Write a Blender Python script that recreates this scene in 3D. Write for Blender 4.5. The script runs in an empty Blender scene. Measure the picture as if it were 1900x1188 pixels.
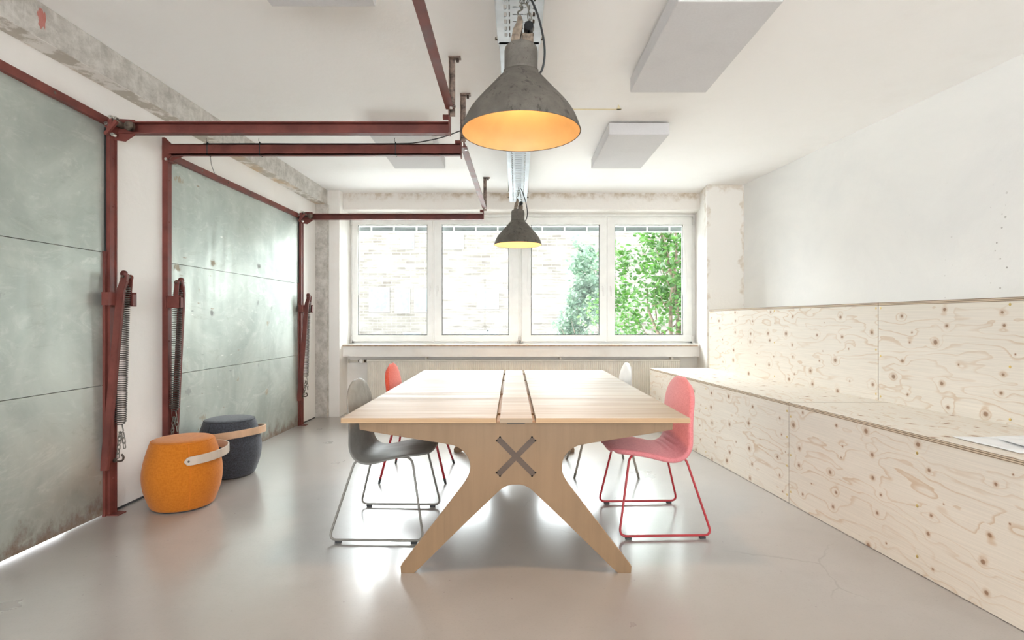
import bpy, math, random
from mathutils import Vector, Matrix, noise as mnoise
PI = math.pi
sc = bpy.context.scene
COL = sc.collection
random.seed(7)

# ------------------------------------------------------------------ node helpers
class NT:
    def __init__(s, name):
        s.m = bpy.data.materials.new(name); s.m.use_nodes = True
        s.t = s.m.node_tree; s.n = s.t.nodes; s.l = s.t.links
        s.n.clear()
        s.out = s.n.new('ShaderNodeOutputMaterial')
        s.p = s.n.new('ShaderNodeBsdfPrincipled')
        s.l.new(s.p.outputs[0], s.out.inputs[0])
        s.tc = s.n.new('ShaderNodeTexCoord')
    def put(s, sock, v):
        if hasattr(v, 'is_output'): s.l.new(v, sock)
        elif v is not None: sock.default_value = v
    def math(s, op, a, b=None, c=None, clamp=False):
        n = s.n.new('ShaderNodeMath'); n.operation = op; n.use_clamp = clamp
        s.put(n.inputs[0], a)
        if b is not None: s.put(n.inputs[1], b)
        if c is not None: s.put(n.inputs[2], c)
        return n.outputs[0]
    def vmath(s, op, a, b=None):
        n = s.n.new('ShaderNodeVectorMath'); n.operation = op
        s.put(n.inputs[0], a)
        if b is not None: s.put(n.inputs[1], b)
        return n.outputs['Value'] if op in ('LENGTH', 'DISTANCE', 'DOT_PRODUCT') else n.outputs[0]
    def map(s, scale=(1,1,1), loc=(0,0,0), src=None, rot=(0,0,0)):
        n = s.n.new('ShaderNodeMapping')
        s.put(n.inputs[0], src if src is not None else s.tc.outputs['Object'])
        n.inputs['Scale'].default_value = scale; n.inputs['Location'].default_value = loc
        n.inputs['Rotation'].default_value = rot
        return n.outputs[0]
    def noise(s, vec, scale=5, detail=4, rough=.55, dist=0):
        n = s.n.new('ShaderNodeTexNoise'); s.put(n.inputs['Vector'], vec)
        n.inputs['Scale'].default_value = scale; n.inputs['Detail'].default_value = detail
        n.inputs['Roughness'].default_value = rough; n.inputs['Distortion'].default_value = dist
        return n.outputs[0]
    def voro(s, vec, scale=1, rand=1, feature='F1', dim='3D'):
        n = s.n.new('ShaderNodeTexVoronoi'); n.feature = feature; n.voronoi_dimensions = dim
        s.put(n.inputs['Vector'], vec); n.inputs['Scale'].default_value = scale
        n.inputs['Randomness'].default_value = rand
        return n
    def ramp(s, v, lo, hi, a=0., b=1., smooth=True):
        n = s.n.new('ShaderNodeMapRange'); n.interpolation_type = 'SMOOTHSTEP' if smooth else 'LINEAR'
        s.put(n.inputs[0], v)
        n.inputs[1].default_value = lo; n.inputs[2].default_value = hi
        n.inputs[3].default_value = a; n.inputs[4].default_value = b
        return n.outputs[0]
    def mix(s, f, a, b, blend='MIX'):
        n = s.n.new('ShaderNodeMix'); n.data_type = 'RGBA'; n.blend_type = blend
        s.put(n.inputs[0], f)
        for k, v in ((6, a), (7, b)):
            s.put(n.inputs[k], v if hasattr(v, 'is_output') else (*v, 1) if len(v) == 3 else v)
        return n.outputs[2]
    def sep(s, vec=None):
        n = s.n.new('ShaderNodeSeparateXYZ'); s.put(n.inputs[0], vec if vec is not None else s.tc.outputs['Object'])
        return n.outputs
    def comb(s, x, y, z):
        n = s.n.new('ShaderNodeCombineXYZ')
        for k, v in enumerate((x, y, z)): s.put(n.inputs[k], v)
        return n.outputs[0]
    def bump(s, h, strength=.2, dist=.01):
        n = s.n.new('ShaderNodeBump'); n.inputs['Strength'].default_value = strength
        n.inputs['Distance'].default_value = dist; s.put(n.inputs['Height'], h)
        s.l.new(n.outputs[0], s.p.inputs['Normal'])
    def set(s, color=None, rough=None, metal=None, **k):
        if color is not None:
            s.put(s.p.inputs['Base Color'], color if hasattr(color, 'is_output') else (*color, 1))
        s.put(s.p.inputs['Roughness'], rough); s.put(s.p.inputs['Metallic'], metal)
        for a, v in k.items(): s.put(s.p.inputs[a.replace('_', ' ')], v)
        return s.m

def plain(name, c, rough=.5, metal=0, var=.08, scale=9, bump=0, **k):
    t = NT(name); v = t.noise(t.map(), scale, 4)
    d = [max(0, x * (1 - var * 1.6)) for x in c]; u = [min(1, x * (1 + var)) for x in c]
    if bump: t.bump(t.noise(t.map(), scale * 12, 3), bump, .003)
    return t.set(t.mix(t.ramp(v, .3, .7), d, u), rough, metal, **k)

def srgb(r, g, b):
    f = lambda c: (c/255/12.92 if c/255 <= .04045 else ((c/255+.055)/1.055)**2.4)
    return (f(r), f(g), f(b))

# ------------------------------------------------------------------ materials
def m_plaster(name, base, dirt, amt=.5, bump=.25):
    t = NT(name); o = t.map()
    a = t.noise(o, 1.3, 6, .62, .4); b = t.noise(t.map((1, 1, .35)), 6, 5, .6)
    f = t.math('MULTIPLY', t.ramp(a, .42, .75), t.ramp(b, .3, .8))
    c = t.mix(t.math('MULTIPLY', f, amt), base, dirt)
    pit = t.voro(o, 55); sp = t.ramp(pit.outputs['Distance'], .0, .07, 1, 0)
    few = t.ramp(t.noise(o, 1.1, 2), .60, .68)
    c = t.mix(t.math('MULTIPLY', t.math('MULTIPLY', sp, few), .5), c, [x*.45 for x in dirt])
    t.bump(t.math('ADD', t.noise(o, 3.5, 7, .6), t.math('MULTIPLY', t.noise(o, 40, 4), .12)), bump, .02)
    return t.set(c, .75)
M = {}
M['wall'] = m_plaster('white_plaster', (.83, .805, .775), (.69, .655, .615), .55)
M['wall_front'] = m_plaster('old_white_plaster', (.87, .845, .81), (.66, .60, .52), .6)
M['ceiling'] = m_plaster('ceiling_plaster', (.89, .875, .86), (.80, .775, .75), .5, .22)
def m_wall_right():
    t = NT('right_wall_plaster'); o = t.map(); x, y, z = t.sep()
    a = t.noise(t.map((1, .7, 1)), 1.2, 7, .62, .5)
    c = t.mix(t.ramp(a, .35, .75), (.84, .83, .81), (.775, .77, .76))
    pit = t.voro(o, 26); sz = t.sep(pit.outputs['Color'])[0]
    r = t.ramp(sz, .55, 1, .0, .20, False)
    spot = t.math('LESS_THAN', pit.outputs['Distance'], r)
    zone = t.math('MULTIPLY', t.ramp(y, 4.4, 3.3), t.ramp(t.noise(o, 2.4, 3), .38, .5))
    zone = t.math('MULTIPLY', zone, t.ramp(z, 2.3, 1.6))
    c = t.mix(t.math('MULTIPLY', t.math('MULTIPLY', spot, zone), .7), c, (.22, .19, .16))
    t.bump(t.noise(o, 3, 8, .62), .25, .02)
    return t.set(c, .75)
M['wall_right'] = m_wall_right()

def m_lintel():
    t = NT('stained_lintel_plaster'); o = t.map(); z = t.sep()[2]
    e = t.math('ADD', z, t.math('MULTIPLY', t.math('SUBTRACT', t.noise(t.map((1, 1, 1)), 5, 7, .7), .5), .30))
    st = t.ramp(e, 2.70, 2.80)
    f = t.math('MULTIPLY', st, t.ramp(t.noise(o, 9, 6, .7), .35, .65))
    c = t.mix(f, (.80, .765, .725), (.52, .43, .33))
    t.bump(t.noise(o, 8, 7, .7), .3, .02)
    return t.set(c, .8)
M['lintel'] = m_lintel()

def m_pier():
    t = NT('patched_pier_plaster'); o = t.map(); x, y, z = t.sep()
    n = t.noise(o, 4.5, 6, .65)
    e = t.math('ADD', t.math('ABSOLUTE', t.math('SUBTRACT', x, 2.52)), t.math('MULTIPLY', t.math('SUBTRACT', n, .5), .5))
    f = t.ramp(e, .20, .25)
    e2 = t.math('ADD', z, t.math('MULTIPLY', t.math('SUBTRACT', n, .5), .5))
    f = t.math('MAXIMUM', f, t.ramp(e2, 2.72, 2.80))
    f = t.math('MULTIPLY', f, t.ramp(t.noise(o, 14, 4), .3, .6))
    c = t.mix(f, (.82, .79, .75), (.66, .59, .51))
    t.bump(t.noise(o, 9, 7, .7), .3, .02)
    return t.set(c, .8)
M['pier'] = m_pier()

def m_concrete():
    t = NT('raw_concrete'); o = t.map(); x, y, z = t.sep()
    a = t.noise(t.map((1, .8, 1)), 11, 10, .74, .3); b = t.noise(t.map((5, 5, .7)), 5, 7, .7)
    c = t.mix(t.ramp(a, .3, .7), (.38, .355, .32), (.64, .61, .57))
    c = t.mix(t.math('MULTIPLY', t.ramp(b, .52, .72), .55), c, (.70, .675, .64))
    # flaking paint on the underside and ochre stains
    g = t.sep(t.tc.outputs['Normal'])
    under = t.math('LESS_THAN', g[2], -.5)
    fl = t.ramp(t.noise(o, 7, 8, .7), .46, .54)
    c2 = t.mix(fl, (.50, .46, .40), (.78, .75, .71))
    och = t.math('MULTIPLY', t.ramp(t.noise(t.map((1, .5, 1)), 2.6, 5), .52, .64), .75)
    c2 = t.mix(och, c2, (.62, .43, .24))
    c = t.mix(under, c, c2)
    # red paint splash
    d = t.vmath('LENGTH', t.comb(0, t.math('MULTIPLY', t.math('SUBTRACT', y, 2.735), 1.9), t.math('SUBTRACT', z, 2.735)))
    d = t.math('ADD', d, t.math('MULTIPLY', t.math('SUBTRACT', t.noise(t.map((1, 2.2, .7)), 30, 4), .5), .11))
    c = t.mix(t.ramp(d, .045, .055, .8, 0), c, (.46, .10, .07))
    t.bump(t.noise(o, 14, 9, .72), .5, .02)
    return t.set(c, .85)
M['concrete'] = m_concrete()

def m_floor():
    t = NT('polished_concrete'); o = t.map()
    a = t.noise(o, .9, 8, .62, .3); b = t.noise(o, 5, 7, .65)
    c = t.mix(t.ramp(a, .3, .72), (.345, .328, .312), (.405, .39, .375))
    c = t.mix(t.math('MULTIPLY', t.ramp(b, .45, .75), .25), c, (.30, .28, .265))
    ed = t.voro(t.vmath('ADD', o, t.vmath('MULTIPLY', t.comb(t.noise(o, 2, 5), t.noise(t.map((1,1,1), (9,3,0)), 2, 5), 0), (.3, .3, 0))), .55, 1, 'DISTANCE_TO_EDGE', '2D')
    cr = t.math('MULTIPLY', t.ramp(ed.outputs['Distance'], 0, .004, 1, 0), t.ramp(t.noise(o, .9, 2), .48, .56))
    c = t.mix(t.math('MULTIPLY', cr, .35), c, (.20, .185, .17))
    sp = t.voro(o, 7, 1, 'F1', '2D')
    s2 = t.math('MULTIPLY', t.ramp(sp.outputs['Distance'], .02, .035, 1, 0), t.ramp(t.sep(sp.outputs['Color'])[0], .86, .9))
    c = t.mix(t.math('MULTIPLY', s2, .6), c, (.15, .13, .12))
    sw = t.noise(t.map((1, 3.2, 1), (0, 0, 0), None, (0, 0, .5)), 3, 8, .7, 1.5)
    gr = t.noise(o, 90, 3, .7); c = t.mix(t.math('MULTIPLY', t.ramp(gr, .52, .72), .35), c, (.28, .265, .25))
    wm = t.noise(o, .55, 2); c = t.mix(t.math('MULTIPLY', t.ramp(wm, .4, .65), .5), c, (.385, .35, .315))
    r = t.ramp(a, .25, .75, .265, .32)
    t.bump(t.noise(o, 1.1, 3), .08, .02)
    return t.set(c, r, 0, Specular_IOR_Level=.55, Coat_Weight=.35, Coat_Roughness=.14)
M['floor'] = m_floor()

def m_galv():
    t = NT('galvanised_sheet'); o = t.map(); x, y, z = t.sep()
    a = t.noise(o, 1.4, 6, .6, .8); b = t.noise(t.map((1, 1, .12)), 14, 4); w = t.noise(t.map((1, 1.2, 2.2), rot=(.5, 0, 0)), 4, 8, .7, 2.2)
    c = t.mix(t.ramp(a, .3, .7), (.36, .395, .365), (.51, .545, .505))  # greenish base tint stands in for greenery reflected in the steel
    c = t.mix(t.math('MULTIPLY', t.ramp(w, .5, .75), .35), c, (.66, .675, .635))
    sc1 = t.voro(t.map((1, 1, 1.5)), 3.6); cell = t.sep(sc1.outputs['Color'])
    wob = t.math('ADD', sc1.outputs['Distance'], t.math('MULTIPLY', t.math('SUBTRACT', t.noise(t.map((1, 1, .55)), 26, 5, .7), .5), .55))
    stain = t.math('MULTIPLY', t.ramp(wob, .09, .17, 1, 0), t.ramp(cell[0], .52, .6))
    c = t.mix(t.math('MULTIPLY', stain, .7), c, t.mix(t.ramp(cell[1], .4, .6), (.33, .25, .15), (.28, .29, .28)))
    # streaks of dried drips
    dr = t.noise(t.map((1, 9, .55)), 3.2, 4, .6)
    c = t.mix(t.math('MULTIPLY', t.ramp(dr, .66, .78), .5), c, (.38, .31, .20))
    v2 = t.voro(t.map((1, .55, 2.2)), 9); c3 = t.sep(v2.outputs['Color'])
    w2 = t.math('ADD', v2.outputs['Distance'], t.math('MULTIPLY', t.math('SUBTRACT', t.noise(o, 40, 5, .7), .5), .5))
    nick = t.math('MULTIPLY', t.ramp(w2, .05, .11, 1, 0), t.ramp(c3[0], .62, .68))
    c = t.mix(t.math('MULTIPLY', nick, .75), c, t.mix(t.ramp(c3[1], .45, .55), (.26, .17, .10), t.mix(t.ramp(c3[2], .45, .55), (.25, .26, .25), (.80, .80, .76))))
    ring = t.noise(t.map((1, .5, 1.2), rot=(.35, 0, 0)), 2.6, 7, .72, 3.0)
    c = t.mix(t.math('MULTIPLY', t.ramp(ring, .56, .66), .28), c, (.72, .74, .69))
    c = t.mix(t.math('MULTIPLY', t.ramp(ring, .44, .34), .30), c, (.30, .31, .27))
    # rust creeping up from the floor edge
    e = t.math('ADD', z, t.math('MULTIPLY', t.math('SUBTRACT', t.noise(t.map((1, 1, .6)), 11, 7, .75), .5), -.55))
    rust = t.math('MULTIPLY', t.ramp(e, -.06, .17, 1, 0), .85)
    c = t.mix(rust, c, (.17, .085, .045))
    r = t.math('ADD', t.ramp(b, .3, .7, .46, .56), t.math('MULTIPLY', stain, .2))
    t.bump(t.math('ADD', t.noise(t.map((1, 1, .8)), 1.6, 3), t.math('MULTIPLY', b, .03)), .22, .02)
    return t.set(c, r, t.math('SUBTRACT', .58, t.math('MULTIPLY', t.math('MAXIMUM', stain, rust), .5)))
M['galv'] = m_galv()

def m_red():
    t = NT('red_oxide_paint'); o = t.map()
    a = t.noise(o, 6, 6, .6); b = t.noise(o, 34, 5, .7)
    c = t.mix(t.ramp(a, .3, .7), (.115, .030, .024), (.195, .054, .042))
    c = t.mix(t.math('MULTIPLY', t.ramp(b, .70, .76), .8), c, (.48, .36, .30))
    t.bump(b, .15, .004)
    return t.set(c, t.ramp(a, .3, .7, .42, .58), 0, Specular_IOR_Level=.35)
M['red'] = m_red()
M['rusty'] = plain('rusty_steel', (.16, .125, .10), .55, .6, .5, 24, .3)
M['hanger'] = plain('worn_brown_steel', (.22, .16, .13), .55, .4, .45, 30, .3)
M['spring'] = plain('dark_spring_steel', (.13, .12, .11), .38, .8, .25, 12)
M['bolt'] = plain('zinc_bolt', (.62, .60, .56), .35, .9, .15, 20)
M['zinc'] = plain('zinc_tray', (.52, .56, .60), .42, .6, .10, 5)
M['black'] = plain('black_rubber', (.02, .02, .021), .5, 0, .1)
M['brown_cable'] = plain('brown_cable', (.11, .075, .055), .55, 0, .1)
M['cable'] = plain('black_cable', (.022, .023, .025), .5, 0, .1)

def m_spruce(name, cross, seed, tone=1.0):
    """knotty spruce veneer: grain runs along object Y, CROSS is the object axis across it"""
    t = NT(name); xs = t.sep(); u = xs[1]; v = xs[cross]
    uv = t.comb(t.math('ADD', u, seed * 3.17), t.math('ADD', v, seed * 1.31), 0)
    S = (.30, .105, 1)
    vec = t.vmath('DIVIDE', uv, S)
    k = t.voro(vec, 1, .62, 'F1', '2D')
    d = t.vmath('LENGTH', t.vmath('MULTIPLY', t.vmath('SUBTRACT', vec, k.outputs['Position']), (S[0], S[1], 0)))
    dn = t.math('ADD', d, t.math('MULTIPLY', t.math('SUBTRACT', t.noise(uv, 60, 3), .5), .008))
    rnd = t.sep(k.outputs['Color'])
    rad = t.ramp(rnd[0], .05, 1, .0035, .0150, False)
    core = t.ramp(t.math('DIVIDE', dn, rad), .65, 1.15, 1, 0)
    halo = t.ramp(t.math('DIVIDE', dn, rad), .9, 2.6, 1, 0)
    push = t.math('MULTIPLY', t.ramp(d, 0, .075, 1, 0), t.math('MULTIPLY', rad, 95))
    w1 = t.noise(t.vmath('MULTIPLY', uv, (.75, 3.0, 1)), 1.6, 3, .45, .3)
    w2 = t.noise(t.vmath('MULTIPLY', uv, (1.2, 6.0, 1)), 3, 3, .5)
    f = t.math('ADD', t.math('MULTIPLY', t.sep(uv)[1], 9), t.math('ADD', t.math('MULTIPLY', w1, 9), t.math('ADD', push, t.math('MULTIPLY', w2, .9))))
    saw = t.math('FRACT', f)
    line = t.math('MULTIPLY', t.ramp(saw, .72, .96), t.ramp(saw, .96, 1.0, 1, 0))
    vis = t.ramp(t.noise(t.vmath('MULTIPLY', uv, (.9, 2.2, 1)), 1.5, 3), .30, .70, .15, .85)
    fine = t.noise(t.vmath('MULTIPLY', uv, (3, 160, 1)), 1, 3)
    base = [c * tone for c in (.76, .70, .615)]
    c = t.mix(t.ramp(fine, .3, .7), base, [x * .90 for x in base])
    c = t.mix(t.math('MULTIPLY', line, t.math('MULTIPLY', vis, .95)), c, (.57, .41, .27))
    pat = t.noise(t.vmath('MULTIPLY', uv, (.8, 2.4, 1)), 1.4, 4)
    c = t.mix(t.math('MULTIPLY', t.ramp(pat, .5, .75), .5), c, (.79, .735, .655))
    c = t.mix(t.math('MULTIPLY', halo, .5), c, (.50, .33, .20))
    c = t.mix(t.math('MULTIPLY', core, .9), c, (.27, .15, .085))
    t.bump(fine, .05, .002)
    return t.set(c, .55)
M['spruce_front'] = m_spruce('knotty_spruce_front', 2, 1)
M['spruce_front_b'] = m_spruce('knotty_spruce_front_far', 2, 2)
M['spruce_back'] = m_spruce('knotty_spruce_upright', 2, 3)
M['spruce_back_b'] = m_spruce('knotty_spruce_upright_far', 2, 4)
M['spruce_top'] = m_spruce('knotty_spruce_flat', 0, 5)
def m_plyedge(name, axis, period, light, dark):
    t = NT(name); z = t.sep()[axis]
    s = t.math('PINGPONG', t.math('DIVIDE', z, period), 1.0)
    s = t.math('ADD', s, t.math('MULTIPLY', t.math('SUBTRACT', t.noise(t.map((4, 4, 40)), 2, 3), .5), .5))
    return t.set(t.mix(t.ramp(s, .35, .65), light, dark), .65)
M['ply_edge'] = m_plyedge('spruce_ply_edge', 2, .0042, (.66, .54, .40), (.21, .15, .10))
M['birch_edge'] = m_plyedge('birch_ply_edge', 2, .0030, (.58, .40, .24), (.38, .24, .13))

def m_birch(name, axis, base=(.60, .44, .29), seed=0, rough=.42, spec=.5):
    t = NT(name)
    sc3 = [14, 14, 14]; sc3[axis] = .9
    s3 = [70, 70, 70]; s3[axis] = 2.5
    o = (seed, seed * .7, seed * .3)
    a = t.noise(t.map(sc3, o), 1, 5, .6, .6); b = t.noise(t.map(s3, o), 1, 3); w = t.noise(t.map((1, 1, 1), o), 2.2, 4)
    c = t.mix(t.ramp(a, .3, .7), base, [x * .84 for x in base])
    c = t.mix(t.math('MULTIPLY', t.ramp(b, .55, .8), .4), c, [x * .70 for x in base])
    c = t.mix(t.math('MULTIPLY', t.ramp(w, .5, .75), .35), c, [min(1, x * 1.12) for x in base])
    fl = t.voro(t.map([1/.09 if k != axis else 1/.3 for k in range(3)], o), 1); 
    sp = t.math('MULTIPLY', t.ramp(fl.outputs['Distance'], .03, .09, 1, 0), t.ramp(t.sep(fl.outputs['Color'])[0], .72, .8))
    c = t.mix(t.math('MULTIPLY', sp, .55), c, [x * .45 for x in base])
    return t.set(c, t.ramp(a, .3, .7, rough - .06, rough + .08), 0, Specular_IOR_Level=spec)
M['birch_top'] = m_birch('oiled_birch_top', 0, (.37, .28, .195), 1, .48, .22)
M['birch_lid'] = m_birch('oiled_birch_lid', 0, (.38, .29, .205), 4, .48, .22)
M['birch_leg'] = m_birch('oiled_birch_leg', 2, (.27, .168, .090), 2, .48)
M['birch_inner'] = m_birch('birch_inside', 1, (.50, .34, .20), 3, .5)
M['walnut'] = m_birch('smoked_wood_key', 0, (.10, .066, .046), 5, .5)
M['ash_band'] = m_birch('bent_ash_band', 2, (.60, .50, .41), 6, .45)
M['peach_band'] = m_birch('bent_beech_band', 2, (.68, .44, .28), 7, .45)

M['seat_grey'] = m_birch('grey_lacquered_shell', 0, (.245, .236, .218), 8, .48)
M['tube_grey'] = plain('taupe_tube', (.25, .235, .21), .4, .2, .05)
M['tube_red'] = plain('red_tube', (.42, .020, .028), .35, .0, .05)
M['tube_beige'] = plain('beige_tube', (.40, .35, .29), .4, .1, .05)
M['shell_white'] = plain('white_shell', (.78, .775, .76), .4, 0, .03)
def m_fabric(name, c, c2, scale=260, bump=.25, sheen=.3):
    t = NT(name); o = t.map()
    w = t.noise(t.map((1, 1, .25)), scale, 2); v = t.noise(t.map((.25, .25, 1)), scale, 2)
    n = t.noise(o, 5, 4)
    f = t.math('MULTIPLY', t.math('ADD', w, v), .5)
    col = t.mix(t.ramp(f, .36, .62), c, c2)
    col = t.mix(t.math('MULTIPLY', t.ramp(n, .4, .8), .2), col, [x * .8 for x in c])
    t.bump(f, bump, .002)
    return t.set(col, .9, 0, Sheen_Weight=sheen, Specular_IOR_Level=.2)
M['pink'] = m_fabric('pink_wool', (.70, .215, .235), (.80, .29, .305))
M['coral'] = m_fabric('coral_wool', (.72, .085, .045), (.85, .15, .085))
M['orange'] = m_fabric('orange_felt', (.50, .145, .010), (.58, .185, .016), 200, .15, .15)
M['charcoal'] = m_fabric('charcoal_weave', (.034, .037, .045), (.082, .090, .110), 260, .4, .2)
M['orange_seam'] = plain('orange_piping', (.66, .20, .012), .9)
M['charcoal_seam'] = plain('charcoal_piping', (.03, .033, .04), .9)

def m_lamp():
    t = NT('weathered_grey_enamel'); o = t.map(); x, y, z = t.sep()
    a = t.noise(o, 9, 8, .68); b = t.noise(o, 70, 4, .6); s = t.noise(t.map((1, 1, .35)), 22, 6, .7)
    c = t.mix(t.ramp(a, .32, .7), (.088, .077, .064), (.138, .122, .102))
    c = t.mix(t.math('MULTIPLY', t.ramp(s, .54, .64), .8), c, (.026, .021, .016))
    c = t.mix(t.math('MULTIPLY', t.ramp(b, .60, .68), .6), c, (.075, .055, .045))
    t.bump(t.math('ADD', a, t.math('MULTIPLY', b, .4)), .3, .004)
    return t.set(c, .72)
M['lamp'] = m_lamp()
def m_lampneck():
    t = NT('pitted_grey_housing'); o = t.map()
    a = t.noise(o, 14, 7, .7); v = t.voro(o, 85)
    c = t.mix(t.ramp(a, .32, .7), (.105, .093, .079), (.16, .144, .123))
    c = t.mix(t.math('MULTIPLY', t.ramp(v.outputs['Distance'], .10, .28, 1, 0), t.ramp(t.noise(o, 26, 3), .46, .58)), c, (.075, .055, .045))
    t.bump(a, .35, .004)
    return t.set(c, .8)
M['lampneck'] = m_lampneck()
M['lamp_in'] = plain('yellowed_enamel', (.45, .32, .17), .5, 0, .06, 5)
M['rust_bracket'] = plain('flaking_bracket', (.26, .20, .15), .75, .2, .35, 28, .4)
M['chain'] = plain('dull_chain', (.24, .23, .20), .42, .8, .2, 20)

M['pvc'] = plain('white_pvc', (.90, .895, .87), .32, 0, .02)
M['blind'] = plain('grey_blind', (.37, .40, .40), .45, .3, .06)
M['white'] = plain('white_plastic', (.86, .85, .83), .35, 0, .02)
M['radiator'] = plain('cream_radiator', (.82, .775, .69), .4, 0, .03)
M['brass'] = plain('brass_screw', (.62, .45, .16), .35, .9, .1)
M['panel'] = m_fabric('acoustic_fleece', (.62, .61, .62), (.65, .64, .65), 300, .05, .05)
M['sillwood'] = plain('sill_edge_wood', (.50, .36, .26), .6, 0, .15, 30)
M['paper'] = plain('white_paper', (.80, .80, .80), .7, 0, .03)
M['tape'] = plain('yellowed_tape', (.80, .70, .46), .7, 0, .08)
M['rubber_dark'] = plain('dark_glide', (.05, .052, .055), .6)
def m_glass():
    t = NT('clear_glass'); t.n.remove(t.p)
    tr = t.n.new('ShaderNodeBsdfTransparent'); tr.inputs[0].default_value = (.96, .98, .97, 1)
    gl = t.n.new('ShaderNodeBsdfGlossy'); gl.inputs['Roughness'].default_value = .02
    fr = t.n.new('ShaderNodeFresnel'); fr.inputs[0].default_value = 1.25
    mx = t.n.new('ShaderNodeMixShader')
    t.l.new(fr.outputs[0], mx.inputs[0]); t.l.new(tr.outputs[0], mx.inputs[1]); t.l.new(gl.outputs[0], mx.inputs[2])
    t.l.new(mx.outputs[0], t.out.inputs[0])
    return t.m
M['glass'] = m_glass()
def m_brick():
    t = NT('pale_brick'); x, y, z = t.sep()
    b = t.n.new('ShaderNodeTexBrick'); t.put(b.inputs['Vector'], t.comb(x, z, 0))
    b.inputs['Scale'].default_value = 1; b.inputs['Brick Width'].default_value = .42; b.inputs['Row Height'].default_value = .13
    b.inputs['Mortar Size'].default_value = .014; b.inputs['Bias'].default_value = -.1
    b.inputs['Color1'].default_value = (.11, .095, .08, 1); b.inputs['Color2'].default_value = (.185, .168, .15, 1); b.inputs['Mortar'].default_value = (.205, .19, .175, 1)
    n = t.noise(t.map((.6, 1, 2.5)), 1.5, 5, .6)
    return t.set(t.mix(t.ramp(n, .35, .7), b.outputs[0], (.205, .192, .178)), .9)
M['brick'] = m_brick()
M['house_glass'] = plain('house_window_glass', (.15, .175, .20), .2, 0, .1)
M['house_trim'] = plain('house_trim', (.27, .27, .265), .7, 0, .03)
def m_leaf(name, a, b):
    t = NT(name); oi = t.n.new('ShaderNodeNewGeometry')
    r = oi.outputs['Random Per Island']
    c = t.mix(r, a, b)
    t.n.remove(t.p)
    d = t.n.new('ShaderNodeBsdfDiffuse'); tl = t.n.new('ShaderNodeBsdfTranslucent'); g = t.n.new('ShaderNodeBsdfGlossy')
    g.inputs['Roughness'].default_value = .35
    m1 = t.n.new('ShaderNodeMixShader'); m1.inputs[0].default_value = .45
    m2 = t.n.new('ShaderNodeMixShader'); m2.inputs[0].default_value = .06
    t.put(d.inputs[0], c); t.put(tl.inputs[0], t.mix(.5, c, b))
    t.l.new(d.outputs[0], m1.inputs[1]); t.l.new(tl.outputs[0], m1.inputs[2])
    t.l.new(m1.outputs[0], m2.inputs[1]); t.l.new(g.outputs[0], m2.inputs[2]); t.l.new(m2.outputs[0], t.out.inputs[0])
    return t.m
M['leaf'] = m_leaf('green_leaf', (.018, .07, .012), (.075, .19, .028))
M['leaf_pale'] = m_leaf('grey_green_leaf', (.06, .12, .085), (.15, .23, .15))
M['bark'] = plain('bark', (.16, .12, .09), .9, 0, .3, 14)
M['ground'] = plain('pale_gravel', (.76, .755, .74), .9, 0, .1, 2)
M['exterior'] = plain('rendered_outside_wall', (.55, .53, .50), .9, 0, .05)

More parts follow.
